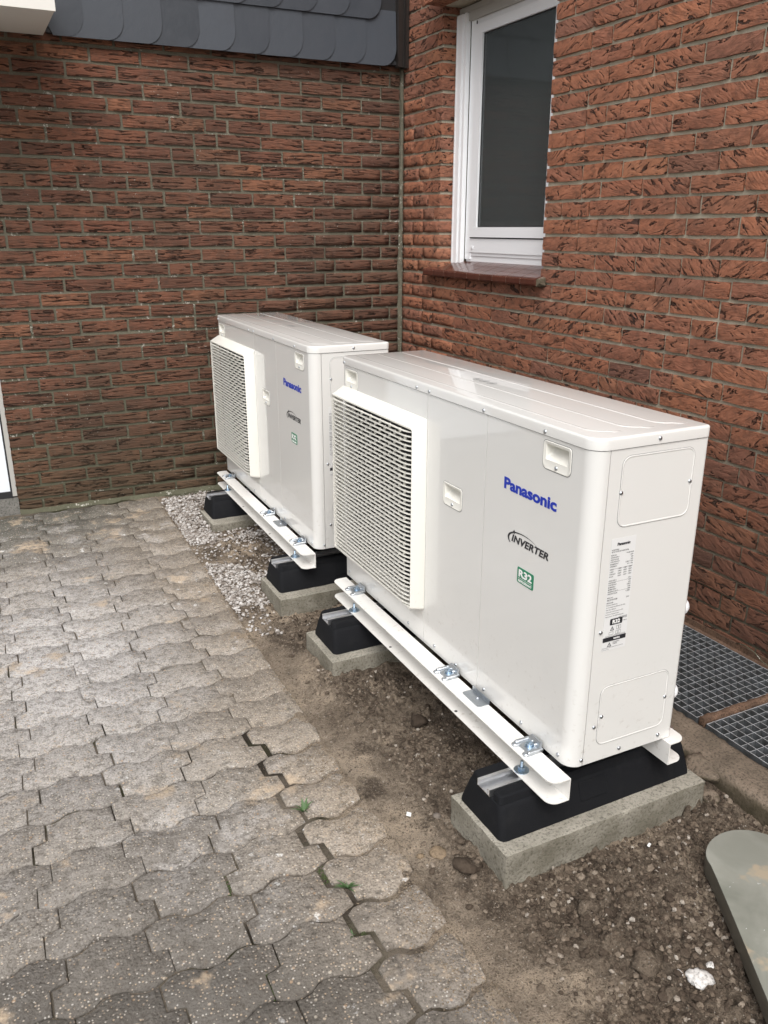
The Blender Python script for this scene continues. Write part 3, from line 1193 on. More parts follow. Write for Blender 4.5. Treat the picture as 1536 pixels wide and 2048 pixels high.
def hsoil(x, y):
    z = zsoil(x, y)
    n = fbm(Vector((x * 7, y * 7, 1.3)), 3) * .011
    n2 = fbm(Vector((x * 30, y * 30, 5.1)), 3)
    n3 = noise.noise(Vector((x * 95, y * 95, 2.2)))
    sm = min(1, max(0, (x - PE - .02) / .14))             # smooth next to the paving
    cl = max(0, n2) * .020 + n3 * .0034 + noise.noise(Vector((x * 55, y * 55, 7.7))) * .0035
    z += n * sm + cl * (.25 + .75 * sm)
    if y < -2.25:
        # sand swept over the edge stones
        z += .004 * max(0, 1 - (x - PE) / .2) if x < PE + .2 else 0
    # spoil heaps
    for (hx, hy, hr, hh) in ((-1.36, -2.93, .10, .018), (-1.10, -3.25, .16, .020), (-.98, -3.12, .10, .014), (-1.22, -2.20, .16, .020), (-.70, -3.02, .10, .030), (-1.2, -1.72, .12, .018), (-.66, -2.88, .07, .05)):
        d2 = ((x - hx) ** 2 + (y - hy) ** 2) / hr ** 2
        if d2 < 4: z += hh * math.exp(-d2 * 1.3) * (.6 + .8 * abs(n2))
    return z


co = np.empty((NYs, NX, 3), dtype=np.float32)
H = np.empty((NYs, NX))
for j in range(NYs):
    y = float(ysn[j])
    for i in range(NX):
        H[j, i] = hsoil(float(xs[i]), y)
co[:, :, 0] = xs[None, :]
co[:, :, 1] = ysn[:, None]
co[:, :, 2] = H
for j in range(NYs):
    y = float(ysn[j])
    zp_ = zpave(y)
    swept = min(1.0, max(0.0, (-2.05 - y) / .25))
    for i in range(NX):
        x = float(xs[i])
        if x > PE + .16: break
        nn = fbm(Vector((x * 16, y * 16, 8.8)), 3)
        edge = zp_ - .004 + .006 * swept + .003 * nn
        if x >= PE:
            t = (x - PE) / .15
            t = min(1.0, t)
            t = t * t * (3 - 2 * t)
            if swept < 1:
                e2 = zp_ - .007 + .002 * nn
                edge = e2 + (edge - e2) * swept
            co[j, i, 2] = edge * (1 - t) + co[j, i, 2] * t
        else:
            cov = max(0.0, 1 - (PE - x) / .05) * (.55 + 1.6 * nn) * swept
            co[j, i, 2] = zp_ - .0038 + .0048 * nn * (1 - swept * .5) - .0020 * swept + .0115 * max(0.0, cov)
me = bpy.data.meshes.new('soil_bed')
me.vertices.add(NX * NYs)
me.vertices.foreach_set('co', co.reshape(-1))
idx = np.arange(NX * NYs).reshape(NYs, NX)
quads = np.stack([idx[:-1, :-1], idx[:-1, 1:], idx[1:, 1:], idx[1:, :-1]], -1).reshape(-1, 4)
me.loops.add(quads.size)
me.loops.foreach_set('vertex_index', quads.reshape(-1).astype(np.int32))
me.polygons.add(len(quads))
me.polygons.foreach_set('loop_start', np.arange(0, quads.size, 4, dtype=np.int32))
me.polygons.foreach_set('loop_total', np.full(len(quads), 4, dtype=np.int32))
me.polygons.foreach_set('use_smooth', np.ones(len(quads), dtype=bool))
me.update()
me.validate()
link('soil_bed', me, MAT['soil'], kind='structure')


def zat(x, y):
    i = int(round((x - SX0) / (SX1 - SX0) * (NX - 1)))
    j = int(round((y - SY0) / (SY1 - SY0) * (NYs - 1)))
    return float(co[max(0, min(NYs - 1, j)), max(0, min(NX - 1, i)), 2])


PHI = (1 + 5 ** .5) / 2
ICO = np.array([(-1, PHI, 0), (1, PHI, 0), (-1, -PHI, 0), (1, -PHI, 0), (0, -1, PHI), (0, 1, PHI), (0, -1, -PHI), (0, 1, -PHI), (PHI, 0, -1), (PHI, 0, 1), (-PHI, 0, -1), (-PHI, 0, 1)]) / 1.902
ICF = [(0, 11, 5), (0, 5, 1), (0, 1, 7), (0, 7, 10), (0, 10, 11), (1, 5, 9), (5, 11, 4), (11, 10, 2), (10, 7, 6), (7, 1, 8), (3, 9, 4), (3, 4, 2), (3, 2, 6), (3, 6, 8), (3, 8, 9), (4, 9, 5), (2, 4, 11), (6, 2, 10), (8, 6, 7), (9, 8, 1)]


def rocks(name, items, mat, seed, smooth=False):
    g = np.random.default_rng(seed)
    V, Fc, Rr = [], [], []
    for (x, y, z, r) in items:
        s = r * np.array([g.uniform(.75, 1.25), g.uniform(.75, 1.25), g.uniform(.5, .9)])
        v = ICO * (1 + g.uniform(-.22, .22, (12, 1))) * s
        a = g.uniform(0, 6.28)
        c, sn = math.cos(a), math.sin(a)
        tl = g.uniform(-.4, .4)
        v = np.stack([v[:, 0] * c - v[:, 1] * sn, v[:, 0] * sn + v[:, 1] * c, v[:, 2] + v[:, 0] * tl], 1) + (x, y, z)
        b0 = len(V) * 12
        V.append(v)
        Fc += [(p + b0, q + b0, w_ + b0) for p, q, w_ in ICF]
        Rr += [float(g.uniform(0.01, 1))] * 20
    me = bpy.data.meshes.new(name)
    me.from_pydata(np.concatenate(V).tolist(), [], Fc)
    at = me.attributes.new('rnd', 'FLOAT', 'FACE')
    at.data.foreach_set('value', Rr)
    if smooth: me.polygons.foreach_set('use_smooth', [True] * len(me.polygons))
    me.update()
    return link(name, me, mat, kind='stuff')


BLOCKS = [(-1.304, -.690, -3.028, -2.785), (-1.310, -.700, -2.044, -1.802), (-1.300, -.690, -1.516, -1.275), (-1.306, -.690, -.575, -.330)]


def in_block(x, y, m=0.004):
    return any(a - m < x < b_ + m and c - m < y < d + m for a, b_, c, d in BLOCKS)


# gravel by the far pump
gr = random.Random(5)
it = []
tries = 0
while len(it) < 7600 and tries < 90000:
    tries += 1
    x, y = gr.uniform(PE + .006, -.62), gr.uniform(-1.78, -.03)
    if in_block(x, y): continue
    w1 = 0
    if y > -.72: w1 = 1.0 if x > PE else 0
    if -1.66 < y < -.95 and x < -1.305 + .05 * math.sin(y * 9): w1 = max(w1, min(1.0, (y + 1.70) / .35))
    if -1.26 < y < -1.0 and x < -1.10: w1 = max(w1, .35)
    if -.72 >= y > -.98: w1 = max(w1, .16)
    if y > -.60 and x < -1.30: w1 = min(1, w1)
    bare = noise.noise(Vector((x * 6, y * 6, 9.0)))
    if bare > .22: w1 *= .25
    w1 *= min(1, max(.0, (-y) / .05))
    if gr.random() > w1: continue
    r_s = gr.uniform(.0030, .0078) * (1.25 if gr.random() < .10 else 1)
    it.append((x, y, max(zat(x, y), -.02 if y > -.7 else -1) + r_s * .25 + gr.uniform(0, .006), r_s))
tag(rocks('gravel', it, MAT['gravel'], 1), 'pale crushed gravel scattered between the paving edge and the far heat pump', 'gravel')

# clods and crumbs of soil
it = []
cr_ = random.Random(9)
for k in range(95000):
    x, y = cr_.uniform(PE + .01, -.60), cr_.uniform(-3.75, -.05)
    if in_block(x, y): continue
    dens = .35 + .9 * noise.noise(Vector((x * 5, y * 5, 3.0))) + (.5 if (y < -2.95 and x > -1.36) else 0)
    if x < PE + .16: dens *= .8
    if y > -.95 and cr_.random() < .7: continue
    if cr_.random() > dens: continue
    r_s = .0012 + (.0062 if x > PE + .12 else .0022) * cr_.random() ** 3.6 + (.005 if x > PE + .1 and cr_.random() < .010 else 0)
    it.append((x, y, zat(x, y) + r_s * .3, r_s))
for (hx, hy, rad, nn) in ((-1.37, -2.95, .06, 70), (-1.22, -2.15, .10, 90), (-1.05, -3.20, .16, 320), (-.68, -3.02, .08, 70), (-1.3, -1.70, .08, 60), (-1.16, -3.10, .12, 150), (-1.0, -3.42, .12, 160)):
    for k in range(nn):
        x, y = cr_.gauss(hx, rad), cr_.gauss(hy, rad)
        if in_block(x, y) or x < PE + .01 or x > -.6: continue
        r_s = .0025 + .0085 * cr_.random() ** 2.4
        it.append((x, y, zat(x, y) + r_s * .3, r_s))
tag(rocks('soil_clods', it, MAT['clod'], 2), 'crumbs and small clods of dark soil lying on the dug bed', 'soil')
# crumbs swept onto the paving joints and edge
it = []
for k in range(3800):
    y = cr_.uniform(-3.8, -.1) if cr_.random() < .4 else cr_.uniform(-3.8, -2.0)
    x = PE - abs(cr_.gauss(0, .06 if y < -2.1 else .012))
    r_s = cr_.uniform(.0010, .0026)
    it.append((x, y, max(zpave(y), zat(x, y)) + r_s * .2, r_s))
tag(rocks('sand_crumbs', it, MAT['sandgrain'], 3), 'fine sandy crumbs spilled from the bed over the edge of the paving', 'sand')

# dirt filling the open joints of the edge stones
b = MB()
for ri in range(14, 24):
    yT, yB = JY[ri], JY[ri + 1]
    n = 6
    for k in range(170):
        t = cr_.random()
        y = yT + (yB - yT) * t
        x = joint_x(0, t, JX[0]) + .006 + cr_.gauss(0, .0055)
        r_s = cr_.uniform(.0014, .0042)
        v = ICO * np.array([r_s, r_s, r_s * .6])
        b.add([(p[0] + x, p[1] + y, p[2] + zpave(y) - .008) for p in v], ICF, cr_.uniform(.01, .35))
o = link('joint_dirt', b.mesh('joint_dirt', True, False), MAT['clod'], kind='stuff')
tag(o, 'dark soil packed in the open joints of the outermost paving column', 'soil')


def single_rock(name, label, cat, x, y, r, mat, sub=2, sq=(1, 1, .6), seed=0, group=None, z=None, rough=1.0):
    import bmesh
    bm = bmesh.new()
    bmesh.ops.create_icosphere(bm, subdivisions=sub, radius=r)
    for v in bm.verts:
        n = noise.noise(v.co * (1.6 / r) * .5 + Vector((seed, 0, 0)))
        n2 = noise.noise(v.co * (5 / r) * .5 + Vector((seed, 9, 0)))
        v.co *= 1 + (.35 * n + .16 * n2) * rough
        v.co = Vector((v.co.x * sq[0], v.co.y * sq[1], v.co.z * sq[2]))
    me = bpy.data.meshes.new(name)
    bm.to_mesh(me)
    bm.free()
    me.polygons.foreach_set('use_smooth', [True] * len(me.polygons))
    o = link(name, me, mat, loc=(x, y, (zat(x, y) if z is None else z) + r * sq[2] * .35))
    return tag(o, label, cat, group)


single_rock('plaster_lump', 'largest chalky white plaster lump lying on the soil left of the green stone slab', 'rubble', -1.084, -3.395, .021, MAT['white_rubble'], 3, (1, 1, .55), 3, rough=2.2)
single_rock('plaster_lump', 'small white plaster crumb just right of the big chalky lump', 'rubble', -1.040, -3.385, .010, MAT['white_rubble'], 2, (1.2, .8, .6), 5)
single_rock('plaster_lump', 'small white plaster crumb just left of the big chalky lump', 'rubble', -1.108, -3.372, .008, MAT['white_rubble'], 2, (.7, 1.1, .6), 6)
single_rock('pebble', 'flat oval tan pebble left of the nearest concrete block', 'stone', -1.385, -2.865, .024, MAT['pebble'], 2, (.8, 1.05, .35), 8)
single_rock('pebble', 'small round tan pebble beside the flat oval one', 'stone', -1.425, -2.850, .009, MAT['pebble'], 2, (1, 1, .6), 12)
single_rock('pebble', 'grey stone lying against the left end of the nearest rubber foot', 'stone', -1.325, -2.755, .010, MAT['gravel'], 2, (1, 1, .8), 14)
single_rock('soil_clump', 'big rounded soil clump in front of the nearest concrete block', 'soil clump', -1.168, -3.155, .023, MAT['soil'], 3, (1, 1, .7), 17, rough=1.9)
single_rock('soil_clump', 'dark wet soil clump at the left corner of the nearest concrete block', 'soil clump', -1.352, -2.945, .026, MAT['clod'], 3, (1, 1.1, .7), 21, rough=2.0)
single_rock('soil_clump', 'broad hollow soil clump midway along the front of the slab', 'soil clump', -1.155, -3.325, .028, MAT['soil'], 3, (1, 1, .6), 25, rough=1.9)
single_rock('soil_clump', 'brown soil clump under the middle of the near heat pump', 'soil clump', -1.17, -2.375, .022, MAT['clod'], 3, (1, 1, .7), 27, rough=1.9)
single_rock('mortar_chunk', 'angular brown lump of old mortar leaning on the kerb behind the nearest block', 'rubble', -.615, -2.925, .045, MAT['kerb'], 3, (.9, 1.3, .55), 31, z=-.035, rough=1.7)
single_rock('mortar_chunk', 'smaller brown mortar lump below the angular one by the kerb', 'rubble', -.655, -3.01, .026, MAT['kerb'], 3, (1, 1.2, .6), 33, z=-.04, rough=1.7)
b = MB().box(-.006, .006, -.003, .003, 0, .004)
o = part('paper_scrap', b, MAT['white'], loc=(-.915, -3.075, zat(-.915, -3.075) + .004), rot=(.1, .2, .5))
tag(o, 'tiny white scrap on the soil in front of the long side of the nearest block', 'scrap')
b = MB().box(-.007, .006, -.006, .006, 0, .003)
o = part('paper_scrap', b, MAT['white'], loc=(-1.385, -2.715, zat(-1.385, -2.715) + .004), rot=(.2, .1, 1.0))
tag(o, 'tiny white scrap on the soil left of the nearest rubber foot', 'scrap')


# ------------------------------------------------------------------ weeds
def weed(x, y, z, n, h, label, seed):
    q = random.Random(seed)
    mb = MB()
    for k in range(n):
        a = q.uniform(0, 6.28)
        L = h * q.uniform(.6, 1.2)
        wd = L * q.uniform(.07, .13)
        lean = q.uniform(.4, 1.1)
        pts = []
        for t in (0, .35, .7, 1):
            rr_ = L * t * lean
            zz = L * (t - .45 * t * t) * .8
            pts.append((rr_ * math.cos(a), rr_ * math.sin(a), zz, wd * (1 - t) + .0003))
        px, py = -math.sin(a), math.cos(a)
        vs = []
        for (p0, p1, p2, ww) in pts:
            vs += [(p0 + px * ww, p1 + py * ww, p2), (p0, p1, p2 - ww * .4), (p0 - px * ww, p1 - py * ww, p2)]
        fs = []
        for s_ in range(3):
            fs += [(3 * s_, 3 * s_ + 1, 3 * s_ + 4, 3 * s_ + 3), (3 * s_ + 1, 3 * s_ + 2, 3 * s_ + 5, 3 * s_ + 4)]
        mb.add(vs, fs)
    o = link('weed', mb.mesh('weed', True, False), MAT['weed'], loc=(x, y, z))
    return tag(o, label, 'weed')


weed(-1.617, -2.573, -.060, 10, .046, 'broad-bladed weed tuft in the open joint beside the worn edge stones', 1)
weed(-1.6195, -2.857, -.068, 14, .032, 'thin spiky grass tuft in the joint, below the broad-bladed weed', 2)
weed(-1.663, -2.982, -.072, 7, .018, 'tiny round-leaved weed lowest in the paving joint', 3)
weed(-1.494, -2.136, -.052, 7, .016, 'small grass tuft at the sandy edge where the straight paving edge ends', 4)
# moss in joints
b = MB()
q = random.Random(77)
for (x, y, L) in ((-1.8665, -2.73, .05), (-1.885, -2.79, .05), (-1.860, -2.96, .04), (-1.868, -3.03, .05), (-1.655, -2.80, .05), (-1.64, -3.0, .05), (-1.872, -2.54, .04), (-1.68, -2.24, .03), (-1.868, -1.87, .03), (-1.7, -2.215, .03), (-1.868, -1.74, .03)):
    for k in range(60):
        px, py = x + q.gauss(0, .005), y + q.gauss(0, L * .35)
        r_s = q.uniform(.0012, .0028)
        v = ICO * np.array([r_s, r_s, r_s])
        b.add([(p[0] + px, p[1] + py, p[2] + zpave(py) - .005) for p in v], ICF)
mm = M('moss', (.045, .062, .018), .9)
o = link('moss', b.mesh('moss', True, False), mm.m, kind='stuff')
tag(o, 'dark green moss cushions growing in the paver joints', 'moss')

# ------------------------------------------------------------------ kerb, light well, grating
def rough_box(x0, x1, y0, y1, z0, z1, amp, step, seed, bevel=.004):
    """box with uneven surface and worn edges, subdivided to about step"""
    import bmesh
    bm = bmesh.new()
    nx, ny, nz = max(2, int((x1 - x0) / step)), max(2, int((y1 - y0) / step)), max(2, int((z1 - z0) / step))
    vmap = {}

    def V(i, j, k):
        if (i, j, k) not in vmap:
            p = Vector((x0 + (x1 - x0) * i / nx, y0 + (y1 - y0) * j / ny, z0 + (z1 - z0) * k / nz))
            ex = (i in (0, nx)) + (j in (0, ny)) + (k in (0, nz))
            c = Vector(((x0 + x1) / 2, (y0 + y1) / 2, (z0 + z1) / 2))
            n = Vector((noise.noise(p * 22 + Vector((seed, 0, 0))), noise.noise(p * 22 + Vector((0, seed, 0))), noise.noise(p * 22 + Vector((0, 0, seed)))))
            n2 = noise.noise(p * 60 + Vector((seed, 3, 0)))
            d = Vector((-(1 if i == nx else -1 if i == 0 else 0), -(1 if j == ny else -1 if j == 0 else 0), -(1 if k == nz else -1 if k == 0 else 0)))
            p = p + n * amp
            if ex >= 2: p = p + d * (bevel * (.6 + 1.3 * abs(n2)))
            vmap[i, j, k] = bm.verts.new(p)
        return vmap[i, j, k]
    for i in range(nx):
        for j in range(ny):
            bm.faces.new((V(i, j, nz), V(i + 1, j, nz), V(i + 1, j + 1, nz), V(i, j + 1, nz)))
            bm.faces.new((V(i, j, 0), V(i, j + 1, 0), V(i + 1, j + 1, 0), V(i + 1, j, 0)))
    for i in range(nx):
        for k in range(nz):
            bm.faces.new((V(i, 0, k), V(i + 1, 0, k), V(i + 1, 0, k + 1), V(i, 0, k + 1)))
            bm.faces.new((V(i, ny, k), V(i, ny, k + 1), V(i + 1, ny, k + 1), V(i + 1, ny, k)))
    for j in range(ny):
        for k in range(nz):
            bm.faces.new((V(0, j, k), V(0, j, k + 1), V(0, j + 1, k + 1), V(0, j + 1, k)))
            bm.faces.new((V(nx, j, k), V(nx, j + 1, k), V(nx, j + 1, k + 1), V(nx, j, k + 1)))
    me = bpy.data.meshes.new('rough_box')
    bm.to_mesh(me)
    bm.free()
    shade_auto(me, 60)
    return me


o = link('light_well_kerb', rough_box(-.592, -.462, -4.6, -1.0, -.22, .002, .004, .02, 3, .006), MAT['kerb'])
tag(o, 'mossy brown concrete kerb between the soil and the steel grating', 'kerb')
b = MB()
b.box(-.458, .0, -4.6, -1.0, -.80, -.78)
b.box(-.460, -.455, -4.6, -1.0, -.78, -.03)
o = part('light_well', b, MAT['step'], kind='structure')

GROUPG = 'steel gratings over the light well'


def grating(y0, y1, label):
    t = thing('steel_grating', label, 'grating', (-.4505, y0, -.001), 0, GROUPG)
    W, Lg = .4475, y0 - y1
    b = MB()
    b.box(0, .003, 0, -Lg, -.030, .001)
    b.box(W - .003, W, 0, -Lg, -.030, .001)
    b.box(.003, W - .003, 0, -.003, -.030, .001)
    b.box(.003, W - .003, -Lg, -Lg + .003, -.030, .001)
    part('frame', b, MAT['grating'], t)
    p = .0303
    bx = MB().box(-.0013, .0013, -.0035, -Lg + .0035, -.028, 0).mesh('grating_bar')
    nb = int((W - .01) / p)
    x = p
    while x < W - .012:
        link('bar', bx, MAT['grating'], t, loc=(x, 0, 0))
        x += p
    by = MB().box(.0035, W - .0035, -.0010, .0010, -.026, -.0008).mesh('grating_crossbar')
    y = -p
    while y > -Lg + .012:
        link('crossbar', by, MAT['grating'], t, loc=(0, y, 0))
        y -= p
    return t


grating(-1.770, -2.772, 'grey galvanised mesh grating half hidden behind the near heat pump')
grating(-2.808, -3.810, 'grey galvanised mesh grating in front, nearest the right edge of the picture')
o = link('steel_bar', rough_box(-.452, -.006, -2.803, -2.777, -.02, .012, .003, .012, 9, .003), MAT['rust'])
tag(o, 'rusty flat steel bar lying across the seam between the two gratings', 'bar')
b = MB()
b.box(-.024, -.0035, -1.2, -4.6, -.012, .0)
b.box(-.0065, -.0035, -1.2, -4.6, .0, .022)
tag(part('wall_angle', b, MAT['rust']), 'thin dirty steel angle along the foot of the red brick wall behind the grating', 'angle strip')
b = MB().tube([(-.010, -2.52, .024), (-.014, -2.56, .034), (-.018, -2.60, .030), (-.022, -2.64, .014), (-.020, -2.70, .004)], .0016, 6)
tag(part('wire', b, MAT['mortarA'], smooth=True), 'thin bent wire sticking out at the foot of the red brick wall', 'wire')

# ------------------------------------------------------------------ green stone slab
out = [(-.875, -3.232), (-.862, -3.195), (-.830, -3.168), (-.785, -3.152), (-.735, -3.153), (-.690, -3.175), (-.660, -3.215), (-.645, -3.27), (-.66, -3.34), (-.74, -3.50), (-.82, -3.66), (-.90, -3.82), (-1.19, -3.80), (-1.165, -3.72)]
# smooth the rounded end
def smooth_poly(pts, it=2):
    for _ in range(it):
        q = []
        for i in range(len(pts)):
            a, c = pts[i], pts[(i + 1) % len(pts)]
            q += [(a[0] * .75 + c[0] * .25, a[1] * .75 + c[1] * .25), (a[0] * .25 + c[0] * .75, a[1] * .25 + c[1] * .75)]
        pts = q
    return pts


out = smooth_poly(out)
cx, cy = -.90, -3.45
def sc(k):
    return [(cx + (x - cx) * k, cy + (y - cy) * k) for x, y in out]
mb = MB()
mb.loops([[(x, y, -.055) for x, y in sc(.992)], [(x, y, -.052) for x, y in out], [(x, y, -.013) for x, y in out], [(x, y, -.0105) for x, y in sc(.996)], [(x, y, -.010) for x, y in sc(.990)]], True, True)
me = mb.mesh('stone_slab')
shade_auto(me, 40)
o = link('stone_slab', me, MAT['slab'])
tag(o, 'polished grey green stone slab with a rounded chipped end lying on the soil at lower right', 'stone slab')

# ------------------------------------------------------------------ concrete blocks and rubber feet
labs = ['concrete block under the rubber foot nearest the camera', 'concrete block under the far end of the near heat pump', 'concrete block under the near end of the far heat pump', 'concrete block in the gravel, furthest back by the brown brick wall']
for (a, b_, c, d), lab in zip(BLOCKS, labs):
    o = link('concrete_block', rough_box(a, b_, c, d, -.16, .030, .0016, .0095, 5 + c, .0014), MAT['concrete'])
    tag(o, lab, 'concrete block', 'concrete blocks under the rubber feet')

FOOT_G = 'black rubber feet carrying the rails'
# foot local: centre of its base at origin, long axis x
def frustum(mb, x0, x1, wy0, wy1, z0, z1, inx, r=.016):
    lo = rrect(x0, x1, -wy0, wy0, r, 3)
    def L(k_z, wy, ix, rr_):
        return [(x, y, k_z) for x, y in rrect(x0 + ix, x1 - ix, -wy, wy, rr_, 3)]
    mb.loops([L(z0, wy0, 0, r), L(z0 + .010, wy0 - .001, .001, r), L(z1 - .012, wy1 + .006, inx * .8, r), L(z1 - .003, wy1 + .001, inx, r), L(z1, wy1 - .004, inx + .004, r)], True, True)


fm = MB()
frustum(fm, -.295, .295, .0925, .0655, 0, .0800, .010)
foot_me = fm.mesh('rubber_foot')
shade_auto(foot_me, 30)
ch = MB()
ch.box(-.287, .287, -.0235, .0235, .0, .0015)
for s_ in (-1, 1):
    ch.box(-.2875, .2875, s_ * .0236, s_ * .0258, -.0005, .0180)
    ch.box(-.288, .288, s_ * .0165, s_ * .0235, .0163, .0180)
    ch.box(-.288, .288, s_ * .0165, s_ * .0180, .0125, .0162)
chan_me = ch.mesh('channel')
emb = MB()
emb.loops([[(x, -.0, z) for x, z in rrect(-.042, .042, -.024, .024, .004, 2)], [(x, -.0022, z) for x, z in rrect(-.040, .040, -.022, .022, .004, 2)]], False, True)
emb_me = emb.mesh('embossed_panel')
foot_lab = ['black rubber foot nearest the camera, under the front end of the near heat pump', 'black rubber foot under the grille end of the near heat pump', 'black rubber foot under the front end of the far heat pump', 'black rubber foot furthest back, next to the gravel by the wall']
FEET = [(-.995, -2.893, .03), (-.990, -1.910, .03), (-.985, -1.366, .03), (-.990, -.405, .03)]
# groove for the channel is built into the foot top as two raised shoulders
sh = MB()
for s_ in (-1, 1):
    sh.loops([[(x, s_ * abs(y), .0790) for x, y in rrect(-.2835, .2835, .0275, .0640, .010, 3)], [(x, s_ * abs(y), .0945) for x, y in rrect(-.2805, .2805, .0275, .0585, .010, 3)], [(x, s_ * abs(y), .0978) for x, y in rrect(-.2770, .2770, .0285, .0550, .010, 3)]], False, True)
sh_me = sh.mesh('shoulder')
for (x, y, z), lab in zip(FEET, foot_lab):
    t = thing('rubber_foot', lab, 'rubber foot', (x, y, z), RN.uniform(-.006, .006), FOOT_G)
    link('body', foot_me, MAT['rubber'], t)
    link('shoulder', sh_me, MAT['rubber'], t)
    link('channel', chan_me, MAT['alu'], t, loc=(0, 0, .0808))
    link('embossed_panel', emb_me, MAT['rubber'], t, loc=(-.020, -.0785, .052), rot=(math.radians(-19), 0, 0))

# ------------------------------------------------------------------ rails
ZT, ZB = .1885, .130
bolt = MB()
bolt.lathe([(.0185, 0), (.0185, .0022), (.012, .0030), (.0, .0031)][:3], n=20)
wash_me = bolt.mesh('washer')
nut = MB()
nut.lathe([(.0098, .003), (.0098, .0095), (.0085, .0110)], n=6)
nut_me = nut.mesh('nut')
rod = MB()
prof = []
for k in range(11):
    prof += [(.0042, .003 + k * .0021), (.0036, .003 + k * .0021 + .00105)]
prof.append((.0034, .0270))
rod.lathe(prof, n=10)
rod_me = rod.mesh('threaded_rod')


def flange(x_in, x_out, y0, y1, z0, z1):
    """plate with the two outer corners rounded"""
    sgn = 1 if x_out > x_in else -1
    w_ = abs(x_out - x_in)
    r = .026
    pts = [(x_in, y0)]
    for q in range(9):
        a = math.radians(90 * q / 8)
        pts.append((x_out - sgn * r + sgn * r * math.sin(a), y0 + r - r * math.cos(a)))
    for q in range(9):
        a = math.radians(90 * q / 8)
        pts.append((x_out - sgn * r + sgn * r * math.cos(a), y1 - r + r * math.sin(a)))
    pts.append((x_in, y1))
    return MB().prism(pts, z0, z1)


def rail(label, ox, oy, th, web, lip, ya, yb, holes, bolts, front):
    """rail in heat-pump coordinates: web and lip are x (depth), ya..yb along -y"""
    t = thing('mounting_rail', label, 'mounting rail', (ox, oy, 0), th, 'white steel rails under the heat pumps')
    sg = -1 if lip < web else 1
    b = MB()
    b.box(web, web + sg * .0025, ya, yb, ZB, ZT)
    f1 = flange(web + sg * .0025, lip, yb, ya, ZT - .0025, ZT)
    f2 = flange(web + sg * .0025, lip, yb, ya, ZB, ZB + .0025)
    b.add(f1.v, f1.f)
    b.add(f2.v, f2.f)
    me = b.mesh('rail_profile')
    shade_auto(me, 30)
    link('profile', me, MAT['rail'], t)
    for (hx, hy) in holes:
        link('hole', HOLE_DISC, MAT['dark'], t, loc=(hx, hy, ZB + .0026))  # flat black disc standing for the dark inside a drilled hole
    for (hx, hy) in bolts:
        w_ = link('bolt', wash_me, MAT['zinc_blue'], t, loc=(hx, hy, ZB + .0026))
        link('nut', nut_me, MAT['zinc_blue'], w_)
        link('rod', rod_me, MAT['zinc_blue'], w_)
    return t


HOLE_DISC = MB().lathe([(.0045, 0), (.0045, .0004)], n=12).mesh('hole')

# clamp, origin on rail top, +y... long axis u
cl = MB()
def lobe(mb, u0, u1, v0, v1, z0, z1, r):
    mb.loops([[(x, y, z0) for x, y in rrect(v0, v1, u0, u1, r, 3)], [(x, y, z1 - .002) for x, y in rrect(v0, v1, u0, u1, r, 3)], [(x, y, z1) for x, y in rrect(v0 + .0018, v1 - .0018, u0 + .0018, u1 - .0018, max(.001, r - .0018), 3)]], True, True)
lobe(cl, -.029, .029, -.026, .012, 0, .005, .008)
lobe(cl, -.031, -.014, -.040, -.008, 0, .0062, .0075)
lobe(cl, .014, .031, -.040, -.008, 0, .0062, .0075)
lobe(cl, -.031, -.021, -.030, .014, .003, .0100, .004)
lobe(cl, .021, .031, -.030, .014, .003, .0100, .004)
cl.loops([[(.004, -.024, .004), (.004, .024, .004), (.012, .024, .004), (.012, -.024, .004)], [(.012, -.020, .020), (.012, .020, .020), (.017, .020, .020), (.017, -.020, .020)]], True, True)
lobe(cl, -.012, -.004, .0, .012, .004, .013, .003)
lobe(cl, .004, .012, .0, .012, .004, .013, .003)
cl_me = cl.mesh('clamp')
shade_auto(cl_me, 30)
cn = MB()
cn.lathe([(.012, .005), (.012, .0068), (.0085, .0069), (.0085, .0135), (.005, .0145), (.0045, .0185)], n=14)
cn_me = cn.mesh('clamp_nut')
shade_auto(cn_me, 30)

# ------------------------------------------------------------------ heat pump
W_, D_, H_ = 1.283, .3116, .7796
PT = lambda u, v, h: (v, -u, h)


def T(mb):
    mb.v = [PT(*p) for p in mb.v]
    return mb


def flat_panel(mb, u0, u1, h0, h1, holes, ret=.005):
    us = sorted({u0, u1, *[a for hl in holes for a in hl[:2]]})
    hs_ = sorted({h0, h1, *[a for hl in holes for a in hl[2:]]})
    idx = {}
    vs = []
    for i, u in enumerate(us):
        for j, h in enumerate(hs_):
            idx[i, j] = len(vs)
            vs.append((u, 0, h))
    fs = []
    for i in range(len(us) - 1):
        for j in range(len(hs_) - 1):
            cu, ch_ = (us[i] + us[i + 1]) / 2, (hs_[j] + hs_[j + 1]) / 2
            if any(a < cu < b_ and c < ch_ < d for a, b_, c, d in holes): continue
            fs.append((idx[i, j], idx[i + 1, j], idx[i + 1, j + 1], idx[i, j + 1]))
    mb.add(vs, fs)
    for (a, b_, c, d) in holes:
        mb.add([(a, 0, c), (b_, 0, c), (b_, 0, d), (a, 0, d), (a, ret, c), (b_, ret, c), (b_, ret, d), (a, ret, d)], [(0, 1, 5, 4), (1, 2, 6, 5), (2, 3, 7, 6), (3, 0, 4, 7)])


def shell(mb, path, h0, h1):
    """vertical sheet along a path of (u, v)"""
    lo = [(u, v, h0) for u, v in path]
    hi = [(u, v, h1) for u, v in path]
    n = len(path)
    mb.add(lo + hi, [(i, i + 1, n + i + 1, n + i) for i in range(n - 1)])


def arc(cu, cv, r, a0, a1, n=8):
    return [(cu + r * math.cos(math.radians(a0 + (a1 - a0) * k / n)), cv + r * math.sin(math.radians(a0 + (a1 - a0) * k / n))) for k in range(n + 1)]


